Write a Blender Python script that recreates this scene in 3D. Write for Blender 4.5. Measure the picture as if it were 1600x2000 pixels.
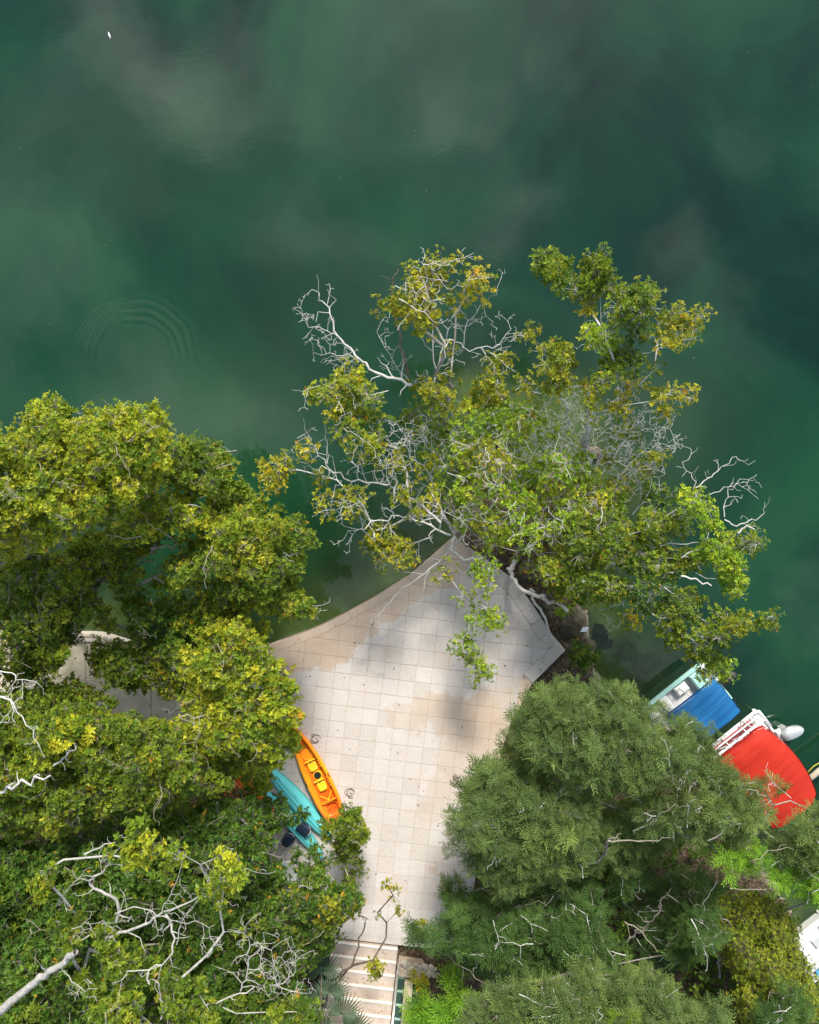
import bpy, math, random
import numpy as np
from mathutils import Vector, noise as mnoise

for o in list(bpy.data.objects):
    bpy.data.objects.remove(o)
R = math.radians
SC = bpy.context.scene
COL = SC.collection
random.seed(7)
rng = np.random.default_rng(7)

# ------------------------------------------------------------------ camera
CZ, F = 27.7, 1422.0            # camera height above the lake, focal length in photo pixels
cam = bpy.data.objects.new('camera', bpy.data.cameras.new('camera'))
COL.objects.link(cam)
cam.location = (0, 0, CZ)
cam.rotation_euler = (0, 0, 0)
cam.data.sensor_fit = 'VERTICAL'
cam.data.angle = 2 * math.atan(1000.0 / F)
cam.data.clip_start, cam.data.clip_end = 0.1, 2000
SC.camera = cam

def P(u, v, z=0.0):
    k = (CZ - z) / F
    return np.array([(u - 800) * k, -(v - 1000) * k, z])

# ------------------------------------------------------------------ node helper
def nt(tree):
    tree.nodes.clear()
    def n(kind, ins=None, **props):
        nd = tree.nodes.new('ShaderNode' + kind)
        for k, v in props.items():
            setattr(nd, k, v)
        for k, v in (ins or {}).items():
            if isinstance(v, bpy.types.NodeSocket):
                tree.links.new(v, nd.inputs[k])
            else:
                nd.inputs[k].default_value = v
        return nd
    return n
def c4(c): return (c[0], c[1], c[2], 1.0)
def ramp(n, fac, stops, interp='LINEAR'):
    nd = n('ValToRGB', {0: fac})
    nd.color_ramp.interpolation = interp
    el = nd.color_ramp.elements
    while len(el) < len(stops): el.new(0.5)
    for e, (p, c) in zip(el, stops):
        e.position = p
        e.color = c4(c) if not isinstance(c, (int, float)) else (c, c, c, 1)
    return nd.outputs[0]
def math_(n, op, a, b=0.0, clamp=False):
    return n('Math', {0: a, 1: b}, operation=op, use_clamp=clamp).outputs[0]
def mixc(n, fac, a, b, bt='MIX'):
    nd = n('Mix', {0: fac}, data_type='RGBA', blend_type=bt)
    for i, x in ((6, a), (7, b)):
        if isinstance(x, bpy.types.NodeSocket): nd.id_data.links.new(x, nd.inputs[i])
        else: nd.inputs[i].default_value = c4(x)
    return nd.outputs[2]

# ------------------------------------------------------------------ world: broken cloud over a clear sky
SUN_EL, SUN_AZ = R(44), R(6)          # azimuth measured from +Y (top of picture) towards +X
W = bpy.data.worlds.new('World'); SC.world = W; W.use_nodes = True
n = nt(W.node_tree)
sky = n('TexSky', sky_type='NISHITA', sun_disc=False, sun_elevation=SUN_EL, sun_rotation=SUN_AZ)
d = n('TexCoord').outputs['Generated']
sep = n('SeparateXYZ', {0: d})
dz = math_(n, 'MAXIMUM', sep.outputs[2], 0.06)
px = math_(n, 'DIVIDE', sep.outputs[0], dz); py = math_(n, 'DIVIDE', sep.outputs[1], dz)
p = n('CombineXYZ', {0: px, 1: py}).outputs[0]
warp = n('TexNoise', {'Vector': p, 'Scale': 3.2, 'Detail': 5.0, 'Roughness': 0.55}).outputs['Color']
wv = n('VectorMath', {0: warp, 1: (0.5, 0.5, 0.5)}, operation='SUBTRACT').outputs[0]
wv = n('VectorMath', {0: wv, 3: 0.42}, operation='SCALE').outputs[0]
pw = n('VectorMath', {0: p, 1: wv}, operation='ADD').outputs[0]
base = n('TexNoise', {'Vector': p, 'Scale': 2.1, 'Detail': 7.0, 'Roughness': 0.55, 'Distortion': 0.5}).outputs[0]
cov = n('MapRange', {0: base, 1: 0.42, 2: 0.72, 3: 0.02, 4: 0.50}, interpolation_type='SMOOTHSTEP').outputs[0]
for (u, v, r, a) in ((350, 190, 190, .50), (225, 10, 170, .55), (905, 230, 110, .35), (1030, 90, 120, .30),
                     (985, 440, 130, .42), (600, 480, 180, .25), (1420, 280, 170, .22), (100, 180, 190, .22), (640, 200, 200, .20),
                     (1280, 500, 110, .20), (1300, 760, 240, .16),
                     (1180, 300, 200, -.30), (700, 400, 130, -.28), (1560, 520, 260, -.35), (230, 650, 180, -.25),
                     (1500, 40, 240, -.22), (330, 400, 120, -.25)):
    c = ((u - 800) / F, -(v - 1000) / F, 0)
    dist = n('VectorMath', {0: pw, 1: c}, operation='DISTANCE').outputs['Value']
    b = n('MapRange', {0: dist, 1: r / F * 1.15, 2: 0.0, 3: 0.0, 4: a}, interpolation_type='SMOOTHERSTEP').outputs[0]
    cov = math_(n, 'ADD', cov, b)
puff = n('TexNoise', {'Vector': pw, 'Scale': 5.5, 'Detail': 9.0, 'Roughness': 0.6}).outputs[0]
puff = n('MapRange', {0: puff, 1: 0.30, 2: 0.66, 3: 0.45, 4: 1.35}).outputs[0]
cov = math_(n, 'MINIMUM', math_(n, 'MAXIMUM', math_(n, 'MULTIPLY', cov, puff), 0.02), 1.0)
cloud = mixc(n, cov, sky.outputs[0], (19.0, 20.0, 18.6))
bg = n('Background', {'Color': cloud, 'Strength': 0.095})
n('OutputWorld', {'Surface': bg.outputs[0]})

sun = bpy.data.objects.new('sun', bpy.data.lights.new('sun', 'SUN'))
COL.objects.link(sun)
sun.data.energy, sun.data.angle, sun.data.color = 3.9, R(13), (1.0, 0.93, 0.80)
sd = Vector((math.sin(SUN_AZ) * math.cos(SUN_EL), math.cos(SUN_AZ) * math.cos(SUN_EL), math.sin(SUN_EL)))
sun.rotation_euler = sd.to_track_quat('Z', 'Y').to_euler()
sun.location = sd * 60

SC.view_settings.view_transform = 'Standard'
SC.view_settings.look = 'None'
SC.view_settings.gamma = 1
SC.view_settings.exposure = 0.82
SC.view_settings.use_curve_mapping = False
SC.cycles.use_denoising = True
SC.cycles.max_bounces = 6
SC.cycles.transparent_max_bounces = 12

# ------------------------------------------------------------------ mesh helpers
def tag(o, label=None, cat=None, group=None, kind=None):
    if label: o['label'] = label
    if cat: o['category'] = cat
    if group: o['group'] = group
    if kind: o['kind'] = kind
    return o
def empty(name, loc, label=None, cat=None, group=None, rz=0.0):
    o = bpy.data.objects.new(name, None)
    COL.objects.link(o)
    o.location = Vector(loc); o.rotation_euler = (0, 0, rz); o.empty_display_size = 0.2
    return tag(o, label, cat, group)

def raw_mesh(name, verts, quads=None, tris=None, colors=None, smooth=False, matidx=None):
    """numpy mesh; quads (n,4), tris (n,3)"""
    me = bpy.data.meshes.new(name)
    verts = np.asarray(verts, np.float32)
    q = np.zeros((0, 4), np.int32) if quads is None else np.asarray(quads, np.int32)
    t = np.zeros((0, 3), np.int32) if tris is None else np.asarray(tris, np.int32)
    me.vertices.add(len(verts)); me.vertices.foreach_set('co', verts.ravel())
    nl = q.size + t.size
    me.loops.add(nl); me.loops.foreach_set('vertex_index', np.concatenate([q.ravel(), t.ravel()]).astype(np.int32))
    me.polygons.add(len(q) + len(t))
    st = np.concatenate([np.arange(len(q)) * 4, len(q) * 4 + np.arange(len(t)) * 3]).astype(np.int32)
    me.polygons.foreach_set('loop_start', st)
    try: me.polygons.foreach_set('loop_total', np.concatenate([np.full(len(q), 4), np.full(len(t), 3)]).astype(np.int32))
    except Exception: pass
    if matidx is not None: me.polygons.foreach_set('material_index', np.asarray(matidx, np.int32))
    me.polygons.foreach_set('use_smooth', np.full(len(q) + len(t), bool(smooth)))
    if colors is not None:
        at = me.color_attributes.new('tint', 'FLOAT_COLOR', 'POINT')
        ca = np.ones((len(verts), 4), np.float32); ca[:, :3] = colors
        at.data.foreach_set('color', ca.ravel())
    me.update(calc_edges=True); me.validate()
    return me

class MB:
    def __init__(s): s.v = []; s.f = []
    def add(s, vs, fs):
        b = len(s.v); s.v += [tuple(map(float, x)) for x in vs]; s.f += [tuple(b + i for i in f) for f in fs]
        return s
    def box(s, c, size, rz=0.0, bev=0.0, taper=1.0):
        hx, hy, hz = size[0] / 2, size[1] / 2, size[2] / 2
        b = min(bev, hx * .9, hy * .9, hz * .9)
        cs, sn = math.cos(rz), math.sin(rz)
        def ring(x, y, z):
            return [(c[0] + X * cs - Y * sn, c[1] + X * sn + Y * cs, c[2] + z) for X, Y in ((-x, -y), (x, -y), (x, y), (-x, y))]
        if b <= 0: rings = [ring(hx, hy, -hz), ring(hx * taper, hy * taper, hz)]
        else: rings = [ring(hx - b, hy - b, -hz), ring(hx, hy, -hz + b), ring(hx * taper, hy * taper, hz - b), ring(hx * taper - b, hy * taper - b, hz)]
        return s.loft(rings)
    def loft(s, rings, closed=True, caps=True):
        m = len(rings[0]); vs = [p for r in rings for p in r]; fs = []
        for i in range(len(rings) - 1):
            for j in range(m if closed else m - 1):
                k = (j + 1) % m
                fs.append((i * m + j, i * m + k, (i + 1) * m + k, (i + 1) * m + j))
        if caps and closed:
            fs.append(tuple(range(m - 1, -1, -1))); L = (len(rings) - 1) * m
            fs.append(tuple(L + j for j in range(m)))
        return s.add(vs, fs)
    def prism(s, poly, z0, z1, chamfer=0.0):
        r0 = [(x, y, z0) for x, y in poly]; r1 = [(x, y, z1 - chamfer) for x, y in poly]
        rings = [r0, r1]
        if chamfer > 0:
            cx = sum(a[0] for a in poly) / len(poly); cy = sum(a[1] for a in poly) / len(poly)
            t = []
            for x, y in poly:
                L = math.hypot(x - cx, y - cy) or 1
                k = max(0.3, 1 - chamfer * 1.4 / L)
                t.append((cx + (x - cx) * k, cy + (y - cy) * k, z1))
            rings.append(t)
        return s.loft(rings)
    def tube(s, pts, rad, sides=8, caps=True):
        pts = [np.asarray(q, float) for q in pts]
        if not hasattr(rad, '__len__'): rad = [rad] * len(pts)
        rings = []; ref = None
        for i, q in enumerate(pts):
            t = pts[min(i + 1, len(pts) - 1)] - pts[max(i - 1, 0)]
            t = t / (np.linalg.norm(t) + 1e-9)
            if ref is None: ref = np.array([0, 0, 1.0]) if abs(t[2]) < .9 else np.array([1.0, 0, 0])
            a = np.cross(t, ref); a /= np.linalg.norm(a) + 1e-9
            b = np.cross(t, a); ref = -b if False else ref
            rings.append([q + rad[i] * (math.cos(2 * math.pi * k / sides) * a + math.sin(2 * math.pi * k / sides) * b) for k in range(sides)])
        return s.loft(rings, caps=caps)
    def ell(s, c, r, nu=14, nv=8, fn=None):
        rings = []
        for i in range(1, nv):
            th = math.pi * i / nv; ring = []
            for j in range(nu):
                ph = 2 * math.pi * j / nu
                q = [math.sin(th) * math.cos(ph), math.sin(th) * math.sin(ph), -math.cos(th)]
                if fn: q = fn(q)
                ring.append((c[0] + r[0] * q[0], c[1] + r[1] * q[1], c[2] + r[2] * q[2]))
            rings.append(ring)
        return s.loft(rings)
    def disc(s, c, r, h, k=20, bev=0.01):
        rg = lambda rr, z: [(c[0] + rr * math.cos(2 * math.pi * i / k), c[1] + rr * math.sin(2 * math.pi * i / k), c[2] + z) for i in range(k)]
        return s.loft([rg(r, 0), rg(r, h - bev), rg(r - bev, h)])
    def build(s, name, mat, parent=None, local=False, smooth=False, link=True):
        off = Vector((0, 0, 0)) if (local or parent is None) else parent.location
        me = bpy.data.meshes.new(name)
        me.from_pydata([(x - off[0], y - off[1], z - off[2]) for x, y, z in s.v], [], s.f)
        if smooth: me.polygons.foreach_set('use_smooth', [True] * len(me.polygons))
        me.update()
        if mat: me.materials.append(mat)
        o = bpy.data.objects.new(name, me); COL.objects.link(o)
        if parent: o.parent = parent
        return o

def pip(pts, poly):
    pts = np.asarray(pts); x, y = pts[:, 0], pts[:, 1]; inside = np.zeros(len(pts), bool)
    m = len(poly); j = m - 1
    for i in range(m):
        xi, yi = poly[i]; xj, yj = poly[j]
        c = ((yi > y) != (yj > y)) & (x < (xj - xi) * (y - yi) / (yj - yi + 1e-12) + xi)
        inside ^= c; j = i
    return inside
def pdist(pts, poly, closed=True):
    pts = np.asarray(pts, float); best = np.full(len(pts), 1e9)
    m = len(poly)
    for i in range(m if closed else m - 1):
        a = np.array(poly[i], float); b = np.array(poly[(i + 1) % m], float)
        ab = b - a; t = np.clip(((pts - a) @ ab) / (ab @ ab + 1e-12), 0, 1)
        best = np.minimum(best, np.linalg.norm(pts - (a + t[:, None] * ab), axis=1))
    return best
def smooth_poly(pts, k=4, closed=False):
    pts = [np.array(q, float) for q in pts]; out = []
    m = len(pts)
    for i in range(m if closed else m - 1):
        p0 = pts[(i - 1) % m] if (closed or i > 0) else pts[i]
        p1 = pts[i]; p2 = pts[(i + 1) % m]
        p3 = pts[(i + 2) % m] if (closed or i + 2 < m) else p2
        for j in range(k):
            t = j / k
            out.append(0.5 * ((2 * p1) + (-p0 + p2) * t + (2 * p0 - 5 * p1 + 4 * p2 - p3) * t * t + (-p0 + 3 * p1 - 3 * p2 + p3) * t ** 3))
    if not closed: out.append(pts[-1])
    return out
def xy(pts, z=0.0): return [tuple(P(u, v, z)[:2]) for u, v in pts]

# ------------------------------------------------------------------ materials
def mat(name):
    m = bpy.data.materials.new(name); m.use_nodes = True
    return m, nt(m.node_tree)
def out(n, sh, disp=None): n('OutputMaterial', {'Surface': sh.outputs[0]})
def simple(name, col, rough=0.5, spec=0.4, var=0.12, scale=6.0, metal=0.0, bump=0.0, dirt=None, coat=0.0):
    m, n = mat(name)
    tc = n('TexCoord').outputs['Object']
    nz = n('TexNoise', {'Vector': tc, 'Scale': scale, 'Detail': 6.0, 'Roughness': 0.6}).outputs[0]
    a = tuple(x * (1 - var) for x in col); b = tuple(min(1, x * (1 + var)) for x in col)
    cc = ramp(n, nz, [(0.3, a), (0.7, b)])
    if dirt:
        nz2 = n('TexNoise', {'Vector': tc, 'Scale': scale * 0.45, 'Detail': 8.0, 'Roughness': 0.7}).outputs[0]
        cc = mixc(n, ramp(n, nz2, [(0.5, 0.0), (0.72, 0.65)]), cc, dirt)
    ins = {'Base Color': cc, 'Roughness': rough, 'Specular IOR Level': spec, 'Metallic': metal, 'Coat Weight': coat}
    if bump:
        bz = n('TexNoise', {'Vector': tc, 'Scale': scale * 5, 'Detail': 5.0}).outputs[0]
        ins['Normal'] = n('Bump', {'Height': bz, 'Strength': bump, 'Distance': 0.02}).outputs[0]
    out(n, n('BsdfPrincipled', ins))
    return m

def leaf_mat(name, trans=0.3, rough=0.42, spec=0.24):
    m, n = mat(name)
    at = n('Attribute', attribute_name='tint').outputs['Color']
    pr = n('BsdfPrincipled', {'Base Color': at, 'Roughness': rough, 'Specular IOR Level': spec})
    tc = mixc(n, 1.0, at, (1.25, 1.2, 0.5), 'MULTIPLY')
    tr = n('BsdfTranslucent', {'Color': tc})
    out(n, n('MixShader', {0: trans, 1: pr.outputs[0], 2: tr.outputs[0]}))
    return m
M_LEAF = leaf_mat('leaf', 0.40)
M_FERN = leaf_mat('feathery_leaf', 0.36, 0.6, 0.10)

def bark_mat(name, c0, c1, c2):
    m, n = mat(name)
    tc = n('TexCoord').outputs['Object']
    nz = n('TexNoise', {'Vector': tc, 'Scale': 5.0, 'Detail': 8.0, 'Roughness': 0.7}).outputs[0]
    nz2 = n('TexNoise', {'Vector': tc, 'Scale': 26.0, 'Detail': 4.0}).outputs[0]
    cc = ramp(n, nz, [(0.3, c0), (0.52, c1), (0.7, c2)])
    cc = mixc(n, 0.35, cc, ramp(n, nz2, [(0.35, c0), (0.65, c2)]))
    nz3 = n('TexNoise', {'Vector': tc, 'Scale': 13.0, 'Detail': 7.0, 'Roughness': 0.75}).outputs[0]
    cc = mixc(n, ramp(n, nz3, [(0.60, 0.0), (0.70, 0.7)]), cc, tuple(x * .45 for x in c0))
    bp = n('Bump', {'Height': nz2, 'Strength': 0.6, 'Distance': 0.02})
    out(n, n('BsdfPrincipled', {'Base Color': cc, 'Roughness': 0.85, 'Specular IOR Level': 0.2, 'Normal': bp.outputs[0]}))
    return m
M_BARK = bark_mat('grey_bark', (0.10, 0.085, 0.07), (0.26, 0.235, 0.20), (0.44, 0.42, 0.38))
M_DEAD = bark_mat('bleached_wood', (0.27, 0.26, 0.25), (0.52, 0.51, 0.495), (0.72, 0.71, 0.69))
M_LICHEN = bark_mat('lichen_wood', (0.17, 0.155, 0.14), (0.36, 0.35, 0.33), (0.58, 0.57, 0.54))
M_BROWN = bark_mat('brown_bark', (0.06, 0.045, 0.035), (0.14, 0.11, 0.085), (0.26, 0.22, 0.18))

# ground: soil on land, sand and silt under water
def ground_mat():
    m, n = mat('soil_and_sand')
    pos = n('NewGeometry').outputs['Position']
    z = n('SeparateXYZ', {0: pos}).outputs[2]
    n1 = n('TexNoise', {'Vector': pos, 'Scale': 1.3, 'Detail': 9.0, 'Roughness': 0.7}).outputs[0]
    n2 = n('TexNoise', {'Vector': pos, 'Scale': 9.0, 'Detail': 6.0, 'Roughness': 0.7}).outputs[0]
    soil = ramp(n, n2, [(0.3, (0.03, 0.022, 0.015)), (0.5, (0.075, 0.056, 0.04)), (0.68, (0.19, 0.15, 0.11))])
    sand = ramp(n, n1, [(0.3, (0.34, 0.32, 0.22)), (0.55, (0.52, 0.48, 0.37)), (0.75, (0.64, 0.60, 0.49))])
    f = n('MapRange', {0: math_(n, 'ADD', z, math_(n, 'MULTIPLY', n1, 0.1)), 1: 0.0, 2: 0.16}).outputs[0]
    cc = mixc(n, f, sand, soil)
    bp = n('Bump', {'Height': n2, 'Strength': 0.8, 'Distance': 0.05})
    out(n, n('BsdfPrincipled', {'Base Color': cc, 'Roughness': 0.95, 'Specular IOR Level': 0.1, 'Normal': bp.outputs[0]}))
    return m

def water_mat():
    m, n = mat('lake_water')
    pos = n('NewGeometry').outputs['Position']
    fac = n('Attribute', attribute_name='turbid').outputs['Fac']
    n1 = n('TexNoise', {'Vector': pos, 'Scale': 0.11, 'Detail': 5.0, 'Roughness': 0.55, 'Distortion': 0.8}).outputs[0]
    deep = ramp(n, n1, [(0.34, (0.0009, 0.0120, 0.0076)), (0.5, (0.0024, 0.0260, 0.0130)), (0.66, (0.0065, 0.0450, 0.0190))])
    near = n('Attribute', attribute_name='silt').outputs['Fac']
    cc = mixc(n, near, deep, (0.024, 0.064, 0.026))
    # concentric ripple left by a fish, fine wind ripple elsewhere
    ctr = P(262, 700)
    dist = n('VectorMath', {0: pos, 1: tuple(ctr)}, operation='DISTANCE').outputs['Value']
    wob = n('TexNoise', {'Vector': pos, 'Scale': 0.8, 'Detail': 2.0}).outputs[0]
    dist = math_(n, 'ADD', dist, math_(n, 'MULTIPLY', math_(n, 'SUBTRACT', wob, 0.5), 0.30))
    wave = math_(n, 'SINE', math_(n, 'MULTIPLY', dist, 20.0))
    win = math_(n, 'MULTIPLY', n('MapRange', {0: dist, 1: 1.15, 2: 1.75}, interpolation_type='SMOOTHSTEP').outputs[0],
                n('MapRange', {0: dist, 1: 2.75, 2: 2.05}, interpolation_type='SMOOTHSTEP').outputs[0])
    rip = math_(n, 'MULTIPLY', math_(n, 'MULTIPLY', math_(n, 'MULTIPLY', wave, math_(n, 'MULTIPLY', wob, 1.7)), math_(n, 'MULTIPLY', win, n('MapRange', {0: n('SeparateXYZ', {0: pos}).outputs[1], 1: float(ctr[1]) - .2, 2: float(ctr[1]) + 1.3}).outputs[0])), 0.0024)
    fine = n('TexNoise', {'Vector': n('VectorMath', {0: pos, 1: (1.2, 3.0, 1)}, operation='MULTIPLY').outputs[0], 'Scale': 2.4, 'Detail': 3.0}).outputs[0]
    big = n('TexNoise', {'Vector': pos, 'Scale': 0.5, 'Detail': 2.0}).outputs[0]
    hgt = math_(n, 'ADD', rip, math_(n, 'ADD', math_(n, 'MULTIPLY', fine, 0.0007), math_(n, 'MULTIPLY', big, 0.006)))
    bp = n('Bump', {'Height': hgt, 'Strength': 1.0, 'Distance': 1.0}).outputs[0]
    dif = n('BsdfDiffuse', {'Color': cc})
    tra = n('BsdfTransparent', {'Color': (0.62, 0.80, 0.50, 1)})
    body = n('MixShader', {0: fac, 1: tra.outputs[0], 2: dif.outputs[0]})
    gl = n('BsdfGlossy', {'Color': (1, 1, 1, 1), 'Roughness': 0.02, 'Normal': bp})
    fr = n('Fresnel', {'IOR': 1.43, 'Normal': bp})
    out(n, n('MixShader', {0: fr.outputs[0], 1: body.outputs[0], 2: gl.outputs[0]}))
    return m

# ------------------------------------------------------------------ ground and water
SHORE = [(-1500, 1190), (-300, 1215), (0, 1226), (90, 1232), (190, 1238), (245, 1254), (330, 1276), (420, 1288), (525, 1264), (570, 1249),
         (620, 1230), (680, 1200), (735, 1170), (800, 1130), (848, 1094), (878, 1066), (885, 1020), (895, 970), (925, 930), (965, 905),
         (1020, 890), (1080, 885), (1130, 900), (1170, 940), (1180, 985), (1170, 1060), (1150, 1120), (1145, 1180), (1155, 1230),
         (1160, 1290), (1185, 1350), (1240, 1420), (1330, 1500), (1430, 1600), (1500, 1690), (1545, 1790), (1570, 1900), (1600, 2050), (1700, 2600), (1900, 4200), (-1500, 4200)]
_r = random.Random(3)
_i0 = SHORE.index((878, 1066)); _i1 = SHORE.index((1155, 1230))
_mid = []
for _a, _b in zip(SHORE[_i0:_i1], SHORE[_i0 + 1:_i1 + 1]):
    for _t in (0, .33, .66): _mid.append((_a[0] + (_b[0] - _a[0]) * _t + _r.uniform(-13, 13), _a[1] + (_b[1] - _a[1]) * _t + _r.uniform(-13, 13)))
SHORE = SHORE[:_i0] + _mid + SHORE[_i1:]
SH = xy(SHORE)
TERR = [(500, 1270), (528, 1260), (572, 1244), (622, 1225), (680, 1195), (735, 1165), (797, 1126), (845, 1086), (887, 1048),
        (1005, 1132), (1040, 1180), (1075, 1235), (1105, 1270), (1040, 1335), (1000, 1410), (985, 1450), (955, 1560), (932, 1680),
        (925, 1745), (905, 1800), (880, 1856), (776, 1846), (650, 1831), (560, 1790), (500, 1700), (430, 1600), (395, 1500), (395, 1400), (430, 1320)]
ZT = 0.6
TE = xy(TERR, ZT)
SANDBARS = [((930, 775), 2.0, 1.15), ((1010, 810), 1.9, 1.1), ((1115, 795), 1.7, 1.2), ((880, 830), 1.2, .8), ((1250, 940), 1.2, .6), ((760, 1120), 1.3, .75), ((620, 1190), 1.2, .6),
            ((1240, 1290), 1.6, .45), ((880, 740), 1.5, .6), ((200, 1222), 1.3, .9), ((1190, 1240), 0.8, 1.0)]
def axis(a, b, fine, far):
    mid = np.arange(a, b + 1e-6, fine)
    g = fine * 1.35 ** np.arange(1, 40); s = np.cumsum(g); s = s[s < far]
    return np.concatenate([(a - s)[::-1], mid, b + s])
gx = axis(-18, 18, 0.24, 240); gy = axis(-23, 8, 0.24, 240)
GX, GY = np.meshgrid(gx, gy); pts = np.stack([GX.ravel(), GY.ravel()], 1)
land = pip(pts, SH); dsh = pdist(pts, SH)
nzv = np.array([mnoise.fractal(Vector((a * .45, b * .45, 3.3)), 1.0, 2.0, 4) for a, b in pts])
depth = 0.10 + 0.42 * dsh ** 0.95
shoal = np.zeros(len(pts))
for (c, r, a) in SANDBARS:
    q = P(*c)[:2]; shoal = np.maximum(shoal, a * np.exp(-(np.linalg.norm(pts - q, axis=1) / r) ** 2))
depth = np.minimum(depth * (1 - 0.9 * np.clip(shoal, 0, 1)) + 0.05 * nzv, 6.0)
depth = np.maximum(depth, 0.05)
south = np.clip(-pts[:, 1] - 14.0, 0, 12)
hland = np.minimum(0.26, 0.01 + 0.16 * dsh) + 0.06 * nzv + np.where(pts[:, 0] < 4, 1, .75) * 0.34 * south
inter = pip(pts, TE) | (pdist(pts, TE) < 0.25)
hland = np.where(inter, np.minimum(hland, 0.42), hland)
ST0 = np.array(P(713, 1842, ZT)[:2])
stz = (np.abs(pts[:, 0] - ST0[0] - 0.2) < 2.1) & (pts[:, 1] < ST0[1] + 0.3)
hland = np.where(stz, np.minimum(hland, 0.40 + 0.425 * np.clip(ST0[1] - pts[:, 1] - 0.5, 0, 20)), hland)
zz = np.where(land, hland, -depth)
V = np.column_stack([pts, zz])
ny, nx = GX.shape
idx = np.arange(nx * ny).reshape(ny, nx)
Q = np.stack([idx[:-1, :-1], idx[:-1, 1:], idx[1:, 1:], idx[1:, :-1]], -1).reshape(-1, 4)
gm = raw_mesh('ground', V, Q, smooth=True); gm.materials.append(ground_mat())
g = bpy.data.objects.new('ground', gm); COL.objects.link(g); g['kind'] = 'structure'
wm = raw_mesh('water', np.column_stack([pts, np.zeros(len(pts))]), Q, smooth=True)
at = wm.attributes.new('turbid', 'FLOAT', 'POINT')
turb = 1 - np.exp(-np.where(land, 0.02, depth) * 1.25)
at.data.foreach_set('value', turb.astype(np.float32))
at = wm.attributes.new('silt', 'FLOAT', 'POINT')
uu = 800 + pts[:, 0] * F / CZ; vv = 1000 - pts[:, 1] * F / CZ
def blob(u, v, ru, rv): return np.exp(-((uu - u) / ru) ** 2 - ((vv - v) / rv) ** 2)
silt = 0.75 * np.exp(-dsh / 2.6) + 0.40 * blob(430, 800, 260, 110) + 0.30 * blob(330, 300, 330, 150) + 0.35 * blob(1260, 850, 200, 170) + 0.2 * blob(600, 600, 260, 150) - 0.5 * blob(1560, 1250, 170, 260) - .3 * blob(1400, 300, 300, 350)
at.data.foreach_set('value', np.clip(silt, 0, 1).astype(np.float32))
wm.materials.append(water_mat())
w = bpy.data.objects.new('water', wm); COL.objects.link(w); w['kind'] = 'structure'

# ------------------------------------------------------------------ paved terrace
def stone_mat():
    m, n = mat('terrace_stone')
    pos = n('NewGeometry').outputs['Position']
    rnd = n('ObjectInfo').outputs['Random']
    n1 = n('TexNoise', {'Vector': pos, 'Scale': 1.6, 'Detail': 9.0, 'Roughness': 0.65}).outputs[0]
    n2 = n('TexNoise', {'Vector': pos, 'Scale': 14.0, 'Detail': 6.0, 'Roughness': 0.7}).outputs[0]
    n3 = n('TexNoise', {'Vector': pos, 'Scale': 0.9, 'Detail': 6.0, 'Roughness': 0.6, 'Distortion': 0.4}).outputs[0]
    cc = ramp(n, rnd, [(0.0, (0.455, 0.420, 0.402)), (0.5, (0.485, 0.454, 0.442)), (0.9, (0.505, 0.478, 0.470)), (1.0, (0.455, 0.405, 0.37))])
    cc = mixc(n, ramp(n, n1, [(0.45, 0.0), (0.72, 0.42)]), cc, (0.47, 0.405, 0.35))
    cc = mixc(n, 1.0, cc, ramp(n, n2, [(0.3, (0.90, 0.885, 0.87)), (0.6, (1.03, 1.03, 1.03))]), 'MULTIPLY')
    # tan water stain along the shore edge and towards the tree
    wn = n('VectorMath', {0: n('TexNoise', {'Vector': pos, 'Scale': 1.7, 'Detail': 7.0, 'Roughness': 0.65}).outputs['Color'], 1: (.5, .5, .5)}, operation='SUBTRACT').outputs[0]
    ps = n('VectorMath', {0: pos, 1: n('VectorMath', {0: wn, 3: 1.7}, operation='SCALE').outputs[0]}, operation='ADD').outputs[0]
    tot = None
    for (u, v, r, a) in ((520, 1270, 60, 1), (580, 1262, 52, 1), (640, 1240, 58, 1), (690, 1212, 44, 1), (745, 1180, 38, .9), (795, 1150, 34, .9), (850, 1115, 40, .9), (890, 1075, 40, .9),
                         (850, 1380, 34, .75), (880, 1395, 36, .7), (945, 1392, 36, .9), (900, 1430, 40, .7), (960, 1440, 46, .8), (900, 1480, 46, .55), (790, 1400, 30, .5), (870, 1545, 34, .4),
                         (935, 1500, 50, .55), (846, 1700, 14, .7), (960, 1380, 40, .5), (765, 1275, 14, .35), (840, 1590, 22, .4)):
        q = P(u, v, ZT); k = r * (CZ - ZT) / F
        dd = n('VectorMath', {0: ps, 1: tuple(q)}, operation='DISTANCE').outputs['Value']
        b = n('MapRange', {0: dd, 1: k * 1.16, 2: k * 0.94, 3: 0.0, 4: a}, interpolation_type='SMOOTHSTEP').outputs[0]
        tot = b if tot is None else math_(n, 'MAXIMUM', tot, b)
    tan = ramp(n, n3, [(0.35, (0.39, 0.29, 0.215)), (0.65, (0.46, 0.365, 0.29))])
    cc = mixc(n, math_(n, 'MULTIPLY', tot, 0.85), cc, tan)
    spots = n('TexVoronoi', {'Vector': pos, 'Scale': 2.6, 'Randomness': 1.0}).outputs['Distance']
    cc = mixc(n, ramp(n, spots, [(0.035, 0.6), (0.075, 0.0)]), cc, (0.33, 0.23, 0.15))
    bp = n('Bump', {'Height': n2, 'Strength': 0.35, 'Distance': 0.02})
    out(n, n('BsdfPrincipled', {'Base Color': cc, 'Roughness': 0.8, 'Specular IOR Level': 0.25, 'Normal': bp.outputs[0]}))
    return m
M_STONE = stone_mat()
M_JOINT = simple('joint_mortar', (0.47, 0.38, 0.30), 0.95, 0.1, 0.3, 4.0)
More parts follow.
